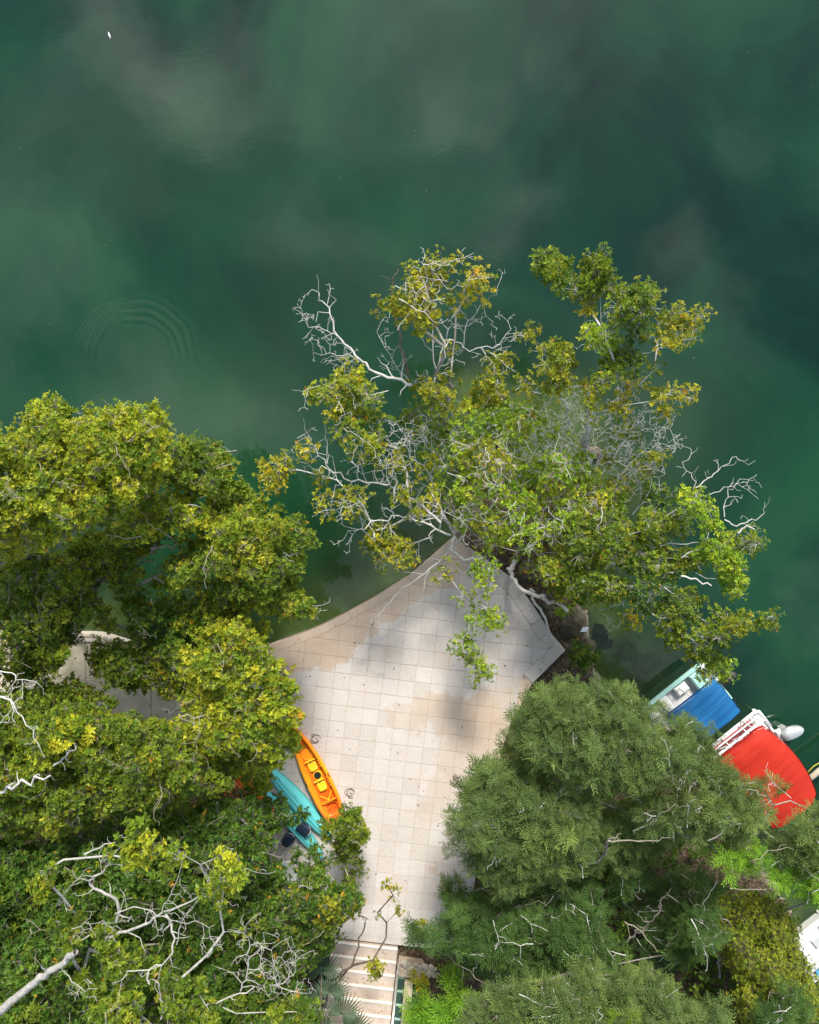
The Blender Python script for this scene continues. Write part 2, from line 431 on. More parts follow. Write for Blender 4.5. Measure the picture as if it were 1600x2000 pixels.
M_CONC = simple('grey_concrete', (0.52, 0.455, 0.34), 0.9, 0.15, 0.18, 2.5, bump=0.3, dirt=(0.2, 0.17, 0.12))

terr = MB().prism(TE, -0.35, ZT - 0.02).build('terrace', M_JOINT)
tag(terr, kind='structure')

def clip(poly, a, b):          # keep the part of poly left of a->b
    outp = []
    side = lambda q: (b[0] - a[0]) * (q[1] - a[1]) - (b[1] - a[1]) * (q[0] - a[0])
    for i in range(len(poly)):
        p0, p1 = poly[i], poly[(i + 1) % len(poly)]
        s0, s1 = side(p0), side(p1)
        if s0 >= 0: outp.append(p0)
        if (s0 >= 0) != (s1 >= 0):
            t = s0 / (s0 - s1); outp.append((p0[0] + t * (p1[0] - p0[0]), p0[1] + t * (p1[1] - p0[1])))
    return outp
def area(poly): return 0.5 * sum(poly[i][0] * poly[(i + 1) % len(poly)][1] - poly[(i + 1) % len(poly)][0] * poly[i][1] for i in range(len(poly)))
# border course along the lake (left curve, apex) and along the right corner
edgeL = [P(u, v, ZT)[:2] for u, v in TERR[0:9]]; edgeR = [P(u, v, ZT)[:2] for u, v in TERR[8:14]]
def inset_line(line, dd, closed_in=None):
    res = []
    for i in range(len(line)):
        t = line[min(i + 1, len(line) - 1)] - line[max(i - 1, 0)]; t = t / np.linalg.norm(t)
        nrm = np.array([t[1], -t[0]])
        res.append(line[i] + nrm * dd)
    return res
BW = 0.50
inL = inset_line(edgeL, .30); inR = inset_line(edgeR, BW)
apex_in = (inL[-2] + (inL[-1] - inL[-2]) * .55 + inR[1] + (inR[0] - inR[1]) * .55) / 2
inner = [tuple(q) for q in inL[:-1]] + [tuple(apex_in)] + [tuple(q) for q in inR[1:]] + [tuple(q) for q in TE[14:]]
if area(inner) < 0: inner = inner[::-1]
TS, TA = 0.600, R(-6.7)
ca, sa = math.cos(TA), math.sin(TA)
org = P(762, 1342, ZT)[:2]
tile_meshes = []
for k in range(6):
    g_ = 0.008 + 0.002 * (k % 3); h = TS / 2 - g_ / 2
    jit = lambda: random.uniform(-.003, .003)
    b = MB(); z1 = 0.0 + 0.002 * (k % 3)
    b.loft([[(-h + jit(), -h + jit(), -.05), (h + jit(), -h + jit(), -.05), (h + jit(), h + jit(), -.05), (-h + jit(), h + jit(), -.05)],
            [(-h, -h, z1 - .006), (h, -h, z1 - .006), (h, h, z1 - .006), (-h, h, z1 - .006)],
            [(-h + .007, -h + .007, z1 + jit()), (h - .007, -h + .007, z1 + jit()), (h - .007, h - .007, z1 + jit()), (-h + .007, h - .007, z1 + jit())]])
    me = bpy.data.meshes.new('tile'); me.from_pydata(b.v, [], b.f); me.materials.append(M_STONE); tile_meshes.append(me)
cells = []
for i in range(-22, 23):
    for j in range(-22, 23):
        cx = org[0] + (i * ca - j * sa) * TS; cy = org[1] + (i * sa + j * ca) * TS
        h = TS / 2 - .004
        sq = [(cx + a * ca * h - b * sa * h, cy + a * sa * h + b * ca * h) for a, b in ((-1, -1), (1, -1), (1, 1), (-1, 1))]
        pl = inner
        for k in range(4):
            pl = clip(pl, sq[k], sq[(k + 1) % 4])
            if len(pl) < 3: break
        if len(pl) < 3 or abs(area(pl)) < 0.02: continue
        cells.append((cx, cy, pl, abs(area(pl)) > (2 * h) ** 2 * .995))
visc = P(800, 1420, ZT)
def vis_key(c):
    u = 800 + c[0] * F / (CZ - ZT); v = 1000 - c[1] * F / (CZ - ZT)
    left = max(0, 545 + max(0, (v - 1420)) * .42 - u) * 3
    return left + abs(v - 1450) * .35 + max(0, u - 1000) * .5
cells.sort(key=vis_key)
rest = MB()
for q, (cx, cy, pl, full) in enumerate(cells):
    if q >= 262:
        rest.prism(pl, ZT - .05, ZT, .006); continue
    if full:
        o = bpy.data.objects.new('tile', random.choice(tile_meshes)); COL.objects.link(o)
        o.location = (cx, cy, ZT + random.uniform(-.002, .003)); o.rotation_euler = (random.uniform(-.003, .003), random.uniform(-.003, .003), TA + random.choice((0, 1, 2, 3)) * math.pi / 2)
    else:
        o = MB().prism([(x - cx, y - cy) for x, y in pl], -.05, 0, .006).build('tile', M_STONE); o.location = (cx, cy, ZT)
    o.parent = terr
if rest.v:
    o = rest.build('tile', M_STONE, terr); o['kind'] = 'stuff'
def slabs(outer, innr, step=0.62):
    res = []
    for i in range(len(outer) - 1):
        L = np.linalg.norm(outer[i + 1] - outer[i]); m = max(1, int(round(L / step)))
        for k in range(m):
            f0, f1 = k / m + .006, (k + 1) / m - .006
            res.append([tuple(outer[i] + (outer[i + 1] - outer[i]) * f) for f in (f0, f1)] + [tuple(innr[i] + (innr[i + 1] - innr[i]) * f) for f in (f1, f0)])
    return res
inL2 = inL[:-1] + [apex_in]; inR2 = [apex_in] + inR[1:]
for q in slabs(edgeL, [a + (b - a) * .975 for a, b in zip(edgeL, inL2)], 1.0) + slabs(edgeR, [a + (b - a) * .975 for a, b in zip(edgeR, inR2)], 0.75):
    if area(q) < 0: q = q[::-1]
    MB().prism(q, -0.05, ZT + .004, .008).build('border_slab', M_STONE, terr)

# path going left under the trees, with a pale stone curb at the water
PATH = [(-120, 1228), (90, 1236), (190, 1244), (245, 1262), (330, 1284), (420, 1296), (492, 1280), (428, 1322), (393, 1400), (393, 1490), (200, 1440), (-120, 1410)]
zp = 0.5
path = MB().prism(xy(PATH, zp)[::-1], -0.3, zp - .02).build('path', M_JOINT); path['kind'] = 'structure'
pp = xy(PATH, zp)
if area(pp) < 0: pp = pp[::-1]
for i in range(-2, 6):
    for j in range(0, 4):
        sq = [P(40 + i * 128 + a, 1225 + j * 92 + (i * 12) + b, zp)[:2] for a, b in ((0, 92), (126, 104), (126, 13), (0, 1))]
        pl = pp
        for k in range(4):
            pl = clip(pl, sq[k], sq[(k + 1) % 4])
            if len(pl) < 3: break
        if len(pl) >= 3 and abs(area(pl)) > .05:
            MB().prism(pl, zp - .08, zp + random.uniform(-.01, .01), .012).build('paving_slab', M_CONC, path)
M_CURB = simple('pale_rubble', (0.47, 0.42, 0.36), 0.9, 0.2, 0.25, 7.0, bump=0.6, dirt=(0.25, 0.2, 0.15))
curb = empty('stone_curb', P(230, 1248, 0), 'rough pale stone curb between the shaded path and the lake, under the left trees', 'curb')
cl = [np.array(P(u, v, .6)[:2]) for u, v in ((60, 1236), (130, 1240), (190, 1242), (245, 1258), (330, 1280), (400, 1290), (470, 1284))]
cl = smooth_poly(cl, 8)
for i in range(0, len(cl) - 1):
    a, b = cl[i], cl[i + 1]; t = (b - a) / np.linalg.norm(b - a); nrm = np.array([t[1], -t[0]])
    for k in range(2):
        m_ = (a + b) / 2 + nrm * (0.02 + .17 * k)
        MB().box((m_[0], m_[1], 0.30), (np.linalg.norm(b - a) * .95, .15, .62 + random.uniform(-.03, .04)), math.atan2(t[1], t[0]) + random.uniform(-.06, .06), .03).build('stone', M_CURB, curb)

# ------------------------------------------------------------------ stairs
M_TREAD = simple('pink_stair_stone', (0.50, 0.425, 0.375), 0.85, 0.2, 0.10, 3.0, bump=0.2, dirt=(0.34, 0.25, 0.19))
M_NOSE = simple('white_nosing', (0.74, 0.70, 0.65), 0.7, 0.3, 0.06, 8.0)
M_GREEN = simple('dark_green_paint', (0.035, 0.075, 0.06), 0.6, 0.3, 0.25, 5.0, dirt=(0.05, 0.06, 0.045))
M_GNOSE = simple('worn_green_nosing', (0.30, 0.42, 0.37), 0.7, 0.3, 0.2, 9.0)
stairs = empty('staircase', P(713, 1842, 0), 'pale pink stone steps with bright nosings climbing from the terrace to the bottom edge', 'staircase')
dirx = np.array([ca, sa]); diry = np.array([sa, -ca])      # along the step, and up the flight (towards -Y)
if diry[1] > 0: diry = -diry
def SP(a, b): return ST0 + dirx * a + diry * b
SW = 2.46
for k in range(1, 14):
    z1 = ZT + .17 * k; b0 = .39 * (k - 1); yc = SP(0, b0 + .30)
    st = MB().box((yc[0], yc[1], z1 - .20), (SW, .58, .36), TA, .006).build('step', M_TREAD, stairs)
    q = SP(0, b0 + .005); MB().box((q[0], q[1], z1 - .045), (SW - .01, .024, .112), TA, .004).build('riser', M_NOSE, st)
    q = SP(0, b0 + .014); MB().box((q[0], q[1], z1 + .001), (SW - .012, .035, .03), TA, .006).build('nosing', M_NOSE, st)
    for (x0, x1) in ((-SW / 2 - .30, -SW / 2 - .004), (SW / 2 + .12, SW / 2 + .36), (SW / 2 + .68, SW / 2 + .92)):
        if k < (2 if x0 < 0 else 3): continue
        q = SP((x0 + x1) / 2, b0 + .30)
        gs = MB().box((q[0], q[1], z1 - .24), (x1 - x0, .58, .40), TA, .01).build('side_block', M_GREEN, stairs)
        q = SP((x0 + x1) / 2, b0 + .035); MB().box((q[0], q[1], z1 - .035), (x1 - x0 - .01, .08, .03), TA, .006).build('nosing', M_GNOSE, gs)
for o in stairs.children:
    for c in o.children: pass
for o in [x for x in bpy.data.objects if x.parent and x.parent.parent == stairs]:
    o.location = -Vector((0, 0, 0))
# children of a step were built relative to the step's own origin (0,0,0 under the staircase): shift once
for o in [x for x in bpy.data.objects if x.parent and x.parent.parent == stairs]:
    o.location = -stairs.location
curbb = empty('stair_kerb', [*SP(SW / 2 + .52, .8), 0], 'grey weathered concrete beam running up beside the stairs between two green strips', 'kerb')
b = MB()
q0, q1 = SP(SW / 2 + .52, .86), SP(SW / 2 + .52, 5.2)
b.loft([[(*(q0 + dirx * a), 0.2 + c) for a, c in ((-.15, 0), (.15, 0), (.15, 1.0), (-.15, 1.0))],
        [(*(q1 + dirx * a), 2.0 + c) for a, c in ((-.15, 0), (.15, 0), (.15, 1.1), (-.15, 1.1))]])
b.build('beam', M_CONC, curbb)
M_STEEL = simple('brushed_steel', (0.62, 0.60, 0.58), 0.35, 0.5, 0.05, 20.0, metal=0.7)
rail = empty('handrail', [*SP(SW / 2 + .05, 0.3), ZT], 'thin twin tube handrail along the right side of the stairs', 'handrail')
for off, h in ((0.02, .95), (0.075, .70)):
    MB().tube([np.array([*SP(SW / 2 + off, .25), ZT + h]), np.array([*SP(SW / 2 + off, 5.2), ZT + h + 2.16])], .018, 8).build('rail_tube', M_STEEL, rail, smooth=True)
for s in (0.3, 1.9, 3.5, 5.0):
    q = SP(SW / 2 + .05, s); z = ZT + s * .436
    MB().tube([np.array([*q, z]), np.array([*q, z + .97])], .02, 8).build('post', M_STEEL, rail, smooth=True)
# low rubble wall right of the stair foot
wall = empty('stone_wall', P(812, 1880, .5), 'low rubble stone wall beside the foot of the stairs', 'wall')
wq0, wq1 = SP(SW / 2 + .12, .30), SP(SW / 2 + 1.55, .34)
cap = MB().box((*((wq0 + wq1) / 2 - diry * -.24), 0.72), (1.5, .30, 1.0), TA, .02).build('core', M_JOINT, wall)
for i in range(34):
    q = wq0 + (wq1 - wq0) * random.uniform(.02, .98) + diry * random.uniform(-.16, .34)
    s = random.uniform(.10, .19)
    k_ = random.random() * 9
    fn = lambda c: [c[0] * (1 + .3 * mnoise.noise(Vector((c[0] + k_, c[1], c[2])))), c[1] * (1 + .3 * mnoise.noise(Vector((c[1], c[0] + k_, 2)))), c[2]]
    MB().ell((q[0], q[1], 1.2 + random.uniform(-.03, .03)), (s * random.uniform(.6, .9), s * random.uniform(.5, .8), .08), 9, 5, fn).build('stone', M_CURB, wall, smooth=True)

# ------------------------------------------------------------------ kayaks
def grad_mat(name, stops, rough=0.38, scale=1.0):
    m, n = mat(name)
    tc = n('TexCoord').outputs['Object']
    s = n('SeparateXYZ', {0: tc}).outputs[0]
    nz = n('TexNoise', {'Vector': tc, 'Scale': 3.0, 'Detail': 5.0}).outputs[0]
    f = math_(n, 'ADD', n('MapRange', {0: s, 1: -2.0, 2: 2.0}).outputs[0], math_(n, 'MULTIPLY', math_(n, 'SUBTRACT', nz, .5), .12))
    cc = ramp(n, f, stops)
    sc = n('TexNoise', {'Vector': n('VectorMath', {0: tc, 1: (3, 40, 10)}, operation='MULTIPLY').outputs[0], 'Scale': 2.0, 'Detail': 6.0}).outputs[0]
    cc = mixc(n, ramp(n, sc, [(0.6, 0.0), (0.8, 0.25)]), cc, (0.6, 0.55, 0.45))
    out(n, n('BsdfPrincipled', {'Base Color': cc, 'Roughness': rough, 'Specular IOR Level': 0.4}))
    return m
OR, YE = (0.84, 0.16, 0.008), (0.88, 0.37, 0.012)
M_ORANGE = grad_mat('orange_plastic', [(0.02, OR), (0.26, (0.87, .28, .010)), (0.5, YE), (0.72, (0.87, .27, .010)), (0.86, (.86, .20, .012)), (1, (.85, .15, .01))])
M_ORDK = grad_mat('shaded_deck_plastic', [(0.02, (.64, .10, .006)), (0.3, (0.66, .12, .006)), (0.5, (.70, .18, .007)), (0.75, (0.66, .11, .006)), (0.9, (.72, .10, .006)), (1, (.72, .09, .006))])  # darker orange than the hull: shade of the cockpit well put into the colour
M_SEAT = simple('yellow_seat', (0.93, 0.56, 0.03), 0.35, 0.45, 0.05)
M_BLACK = simple('black_plastic', (0.02, 0.018, 0.017), 0.5, 0.3, 0.2)
M_TEAL = simple('turquoise_plastic', (0.13, 0.58, 0.63), 0.4, 0.4, 0.06, 2.0)
M_TEALD = simple('deep_turquoise_plastic', (0.06, 0.36, 0.38), 0.45, 0.4, 0.08, 2.0)
M_CORAL = simple('faded_coral_plastic', (0.50, 0.15, 0.075), 0.5, 0.3, 0.12, 3.0)
M_NAVY = simple('navy_fabric', (0.018, 0.03, 0.06), 0.8, 0.2, 0.3, 12.0)
M_GREYF = simple('grey_trim', (0.42, 0.43, 0.45), 0.7, 0.3, 0.1, 12.0)
M_WPL = simple('white_plastic', (0.78, 0.78, 0.77), 0.5, 0.35, 0.04, 5.0)

def hw(s, L=1.92, wmax=.485, e0=.10, e1=.24):
    t = (s + L) / (2 * L)
    return float(np.interp(t, [0, .06, .2, .4, .6, .8, .92, 1], [.03, .16, .325, .44, .485, .47, .40, .27]))
    body = math.sin(math.pi * min(max(t, 0), 1)) ** .5
    body *= 1 + .12 * (t - .5)
    return max(wmax * body, .04 * (1 - t) + e1 * t ** 6)
def sit_on_kayak(root):
    L = 1.92; N = 40; hull = MB(); rings = []; deck = []
    for i in range(N + 1):
        s = -L + 2 * L * i / N; w_ = hw(s); rise = .09 * (abs(s) / L) ** 2.6
        zb = rise * 1.3; zt = .33 + rise
        rim = min(.125, w_ * .42); wi = w_ - rim
        f = min(1, max(0, (L - .10 - abs(s)) / .12)); zi = zt - .225 * f
        rings.append([(s, -wi * .80, zi), (s, -wi, zt - .02 * f), (s, -(w_ - rim * .35), zt), (s, -w_, zt - .04), (s, -w_ * .93, zb + .12), (s, -w_ * .6, zb + .015), (s, 0, zb),
                      (s, w_ * .6, zb + .015), (s, w_ * .93, zb + .12), (s, w_, zt - .04), (s, w_ - rim * .35, zt), (s, wi, zt - .02 * f), (s, wi * .80, zi)])
        deck.append([(s, -wi * .81, zi + .001), (s, -wi * .4, zi - .012), (s, 0, zi - .02), (s, wi * .4, zi - .012), (s, wi * .81, zi + .001)])
    hull.loft(rings, closed=False); h = hull
    for e in (0, N): h.add(rings[e], [tuple(range(13))])
    h.build('hull', M_ORANGE, root, True, True)
    MB().loft(deck, closed=False).build('deck', M_ORDK, root, True, True)
    zd = .10
    for sx in (-.24, .56):
        pad = MB(); rr = []
        for z, k in ((0, 1.0), (.05, 1.0), (.065, .93), (.05, .6)):
            rr.append([(sx + k * (.185 * math.copysign(abs(math.cos(a)) ** .55, math.cos(a))), k * .165 * math.copysign(abs(math.sin(a)) ** .55, math.sin(a)), zd + z + (.05 if math.cos(a) > .5 else 0) * (1 if z else 0)) for a in np.linspace(0, 2 * math.pi, 28, endpoint=False)])
        pad.loft(rr).build('seat', M_SEAT, root, True, True)
        bar = MB(); bar.box((sx - .23, 0, zd + .075), (.05, .40, .15), 0, .02); bar.build('backrest', M_SEAT, root, True)
        MB().disc((sx - .165, 0, zd + .06), .026, .012, 12, .003).build('scupper', M_BLACK, root, True)
        for k in range(4):
            for sd_ in (-1, 1):
                y = sd_ * (hw(sx - .05) - .135)
                MB().box((sx - .24 + k * .105, y, .235), (.045, .085, .16), sd_ * -.45, .012, .8).build('foot_notch', M_ORANGE, root, True)
    MB().disc((.15, .02, zd - .005), .165, .05, 28, .012).build('hatch_rim', M_SEAT, root, True)
    MB().disc((.15, .02, zd + .04), .135, .02, 28, .006).build('hatch', M_BLACK, root, True)
    ring = MB(); a_ = np.linspace(0, 2 * math.pi, 30)
    ring.tube([(-.70 + .19 * math.cos(a), .19 * math.sin(a), zd) for a in a_], .014, 6).build('drum_ring', M_SEAT, root, True, True)
    MB().disc((-.70, 0, zd - .02), .17, .03, 26, .008).build('drum_lid', M_ORANGE, root, True)
    for y0, y1, x0, x1 in ((-.24, .02, .88, 1.15), (.24, -.02, .88, 1.15)):
        MB().tube([(x0, y0, zd + .03), (x1, y1, zd + .06)], .016, 6).build('deck_rib', M_SEAT, root, True)
    MB().box((1.17, 0, zd + .09), (.055, .62, .18), 0, .02).build('bulkhead', M_ORANGE, root, True)
    tank = MB(); rr = []
    for z, k in ((.16, 1.0), (.165, .96), (.05, .80), (.03, .74)):
        rr.append([(1.47 + k * .25 * math.copysign(abs(math.cos(a)) ** .45, math.cos(a)), k * .26 * math.copysign(abs(math.sin(a)) ** .45, math.sin(a)), zd - .01 + z) for a in np.linspace(0, 2 * math.pi, 28, endpoint=False)])
    vs = [q for r in rr for q in r]; m = 28; fs = [(i * m + (j + 1) % m, i * m + j, (i + 1) * m + j, (i + 1) * m + (j + 1) % m) for i in range(3) for j in range(m)] + [tuple(3 * m + j for j in range(m))]
    tank.add(vs, fs).build('tank_well', M_ORANGE, root, True, True)
    for x, y in ((-.95, .2), (-.95, -.2), (-.55, .25), (-.55, -.25), (.0, .22), (.0, -.24), (.33, .24), (.33, -.22), (.85, .2), (.85, -.2), (1.5, .13), (1.5, -.13), (1.17, .02)):
        MB().disc((x, y, zd - .012 + (.06 if x > 1.4 else .15 if x == 1.17 else 0)), .022, .014, 10, .003).build('scupper', M_BLACK, root, True)
    for sd_ in (-1, 1):
        MB().box((.25, sd_ * (hw(.25) - .03), .345), (.16, .03, .03), 0, .01).build('side_handle', M_BLACK, root, True)
    for sx in (-1.86, 1.86):
        MB().tube([(sx, -.06, .44), (sx * 1.02, 0, .47), (sx, .06, .44)], .012, 6).build('toggle', M_BLACK, root, True)
def px_ang(du, dv): return math.atan2(-dv, du)
k1 = empty('kayak', P(616, 1508, ZT + .16), 'orange and yellow two seat kayak with a black round hatch, lying on the tiles', 'kayak', None, px_ang(.432, .90))
k1.location.z = ZT + .004
sit_on_kayak(k1)

def upturned(root, m1, m2, L=1.95, wmax=.40):
    N = 30; rings = []; keel = []
    for i in range(N + 1):
        s = -L + 2 * L * i / N; t = (s + L) / (2 * L)
        w_ = max(.03, wmax * math.sin(math.pi * t) ** .6); r = .14 * (abs(s) / L) ** 2.4
        rings.append([(s, -w_, .03 + r * .0), (s, -w_ * .985, .13), (s, -w_ * .62, .30 - r), (s, -w_ * .56, .315 - r), (s, -w_ * .30, .325 - r), (s, -w_ * .26, .29 - r), (s, -w_ * .10, .29 - r), (s, -w_ * .07, .36 - r),
                      (s, w_ * .07, .36 - r), (s, w_ * .10, .29 - r), (s, w_ * .26, .29 - r), (s, w_ * .30, .325 - r), (s, w_ * .56, .315 - r), (s, w_ * .62, .30 - r), (s, w_ * .985, .13), (s, w_, .03)])
    MB().loft(rings).build('hull', m1, root, True, False)
    rim = MB()
    for sd_ in (-1, 1):
        rim.tube([(q[0][0], sd_ * abs(q[0][1]), .03) for q in rings[1:-1]], .028, 6)
    rim.build('gunwale', m2, root, True, True)
    for x, y in ((-1.2, .13), (-1.2, -.13), (-.3, .14), (.5, -.14), (1.1, .1)):
        MB().box((x, y, .318), (.15, .012, .012), .0, .004).build('drain_slot', M_BLACK, root, True)
    MB().tube([(-1.55, -.09, .30), (-1.5, 0, .34), (-1.55, .09, .30)], .014, 6).build('strap', M_BLACK, root, True)
k2 = empty('kayak', P(584, 1566, ZT), 'upturned turquoise kayak wedged against the orange kayak', 'kayak', 'upturned kayaks', px_ang(.66, .75))
k2.location.z = ZT + .005; upturned(k2, M_TEAL, M_TEALD, 1.85, .325)
k3 = empty('kayak', P(574, 1606, ZT), 'turquoise kayak partly under leaves with a navy bundle on top', 'kayak', 'upturned kayaks', px_ang(.66, .76))
k3.location.z = ZT + .005; upturned(k3, M_TEAL, M_TEALD, 1.65, .27)
k4 = empty('kayak', P(452, 1538, .5), 'faded coral kayak hull almost hidden beneath the left trees', 'kayak', 'upturned kayaks', px_ang(.93, .28))
k4.location.z = .62; upturned(k4, M_CORAL, M_CORAL, 1.5, .36)
k5 = empty('kayak', P(510, 1548, .5), 'bright orange kayak tip showing through leaves left of the turquoise kayak', 'kayak', 'upturned kayaks', px_ang(.75, .66))
k5.location.z = .64; M_RORANGE = simple('red_orange_plastic', (.80, .15, .02), .45, .35, .1, 3.0)
upturned(k5, M_RORANGE, M_RORANGE, 1.25, .26)
def bundle(u, v, z, rz, label):
    r = empty('padded_bundle', P(u, v, z), label, 'padded bundle', 'navy bundles by the kayaks', rz)
    def fn(q):
        k = 1 + .16 * mnoise.noise(Vector((q[0] * 2.2 + u, q[1] * 2.2, q[2])))
        return [math.copysign(abs(q[0]) ** .55, q[0]) * k, math.copysign(abs(q[1]) ** .6, q[1]) * k, q[2] * .8 + .22 * math.sin(q[0] * 4 + q[1])]
    MB().ell((0, 0, .11), (.27, .20, .13), 18, 9, fn).build('pad', M_NAVY, r, True, True)
    MB().ell((.02, .13, .13), (.22, .05, .10), 12, 7, fn).build('fold', simple('slate_fabric', (.07, .085, .11), .8, .2, .2, 9), r, True, True)
    MB().tube([(.27 * math.cos(t), .21 * math.sin(t), .15 + .03 * math.cos(3 * t)) for t in np.linspace(-1.1, 1.2, 16)], .022, 7).build('trim', M_GREYF, r, True, True)
    for k in range(5):
        t = -.9 + .42 * k
        MB().box((.255 * math.cos(t), .20 * math.sin(t), .175), (.05, .022, .02), t, .006).build('buckle', M_BLACK, r, True)
bundle(594, 1617, ZT + .34, px_ang(.8, .5), 'navy padded bundle with pale curved trim lying on the turquoise kayak')
bundle(564, 1637, ZT + .10, px_ang(.6, -.75), 'dark navy bundle half in shade beside the turquoise kayak, nearer the trees')
tb = empty('plastic_table', P(572, 1672, .6), 'white plastic table glimpsed through leaves below the navy bundles', 'table')
MB().disc((*P(572, 1672, 0)[:2], 1.27), .42, .04, 26, .012).build('table_top', M_WPL, tb)
for a in (45, 135, 225, 315):
    q = P(572, 1672, 0)
    MB().tube([(q[0] + .24 * math.cos(R(a)), q[1] + .24 * math.sin(R(a)), 1.27), (q[0] + .34 * math.cos(R(a)), q[1] + .34 * math.sin(R(a)), .58)], .022, 6).build('leg', M_WPL, tb)

# ------------------------------------------------------------------ boats
AX = np.array([72., 57.]); AX /= np.linalg.norm(AX)          # boat axis in the world: towards the stern (up and right)
RZ = math.atan2(AX[1], AX[0])
M_GEL = simple('pale_turquoise_gelcoat', (0.36, 0.62, 0.58), 0.35, 0.45, 0.06, 3.0, dirt=(0.45, 0.5, 0.42))
M_BWHITE = simple('boat_white', (0.74, 0.745, 0.75), 0.4, 0.4, 0.04, 4.0, dirt=(0.55, 0.53, 0.48))
M_FLOOR = simple('pale_boat_floor', (0.55, 0.555, 0.56), 0.7, 0.3, 0.08, 6.0)
M_DECK = simple('brown_deck', (0.17, 0.125, 0.10), 0.75, 0.2, 0.25, 5.0)
M_MAROON = simple('maroon_cushion', (0.30, 0.075, 0.085), 0.7, 0.3, 0.1, 6.0)
M_ALU = simple('white_tubing', (0.72, 0.72, 0.74), 0.35, 0.5, 0.05, 8.0)
M_SILVER = simple('silver_cowling', (0.42, 0.45, 0.47), 0.28, 0.5, 0.05, 3.0, metal=0.35, coat=0.4)
def cloth_mat(name, a, b):
    m, n = mat(name)
    tc = n('TexCoord').outputs['Object']
    st = n('TexNoise', {'Vector': n('VectorMath', {0: tc, 1: (.5, 3.0, 1)}, operation='MULTIPLY').outputs[0], 'Scale': 1.6, 'Detail': 4.0}).outputs[0]
    w_ = n('TexNoise', {'Vector': tc, 'Scale': 160.0}).outputs[0]
    cc = ramp(n, st, [(0.3, a), (0.7, b)])
    bp = n('Bump', {'Height': math_(n, 'ADD', math_(n, 'MULTIPLY', st, 1.0), math_(n, 'MULTIPLY', w_, .02)), 'Strength': 0.5, 'Distance': 0.06}).outputs[0]
    pr = n('BsdfPrincipled', {'Base Color': cc, 'Roughness': 0.65, 'Specular IOR Level': 0.3, 'Normal': bp})
    tr = n('BsdfTranslucent', {'Color': cc})
    out(n, n('MixShader', {0: .12, 1: pr.outputs[0], 2: tr.outputs[0]}))
    return m
M_BLUE = cloth_mat('blue_canvas', (0.006, 0.105, 0.30), (0.010, 0.15, 0.39))
M_RED = cloth_mat('red_canvas', (0.38, 0.016, 0.006), (0.48, 0.024, 0.008))
M_REDD = simple('dark_red_hem_and_crease', (0.27, 0.010, 0.006), 0.7, 0.2, 0.08, 8.0)

def boat_frame(name, stern_px, z, label):
    q = P(*stern_px, z); return empty(name, (q[0], q[1], 0), label, 'boat', 'moored boats', RZ)
def hull(root, L, w_, h, m_hull, m_floor, rim=.12, mr=None):
    """stern at x=0, bow towards -x, local frame"""
    N = 18; rings = []; fl = []; rimr = [[], []]
    for i in range(N + 1):
        s = -L * i / N; t = i / N
        hwid = w_ / 2 * (1 - max(0, (t - .55) / .45) ** 2.2 * .93)
        zb = -.22 + .30 * max(0, (t - .6) / .4) ** 2; zt = h + .12 * t ** 2
        wi = max(.01, hwid - rim)
        rings.append([(s, -wi, .10), (s, -wi, zt), (s, -hwid, zt), (s, -hwid * 1.02, zt - .08), (s, -hwid * .82, zb + .1), (s, 0, zb), (s, hwid * .82, zb + .1), (s, hwid * 1.02, zt - .08), (s, hwid, zt), (s, wi, zt), (s, wi, .10)])
        fl.append([(s, -wi, .10), (s, wi, .10)])
    b = MB().loft(rings, closed=False); b.add(rings[0], [tuple(range(11))]); b.add(rings[-1], [tuple(range(11))])
    b.build('hull', m_hull, root, True)
    MB().loft(fl, closed=False).build('floor', m_floor, root, True)
    MB().box((.0, 0, h * .5 + .05), (.10, w_ * .96, h + .08), 0, .03).build('transom', m_hull, root, True)
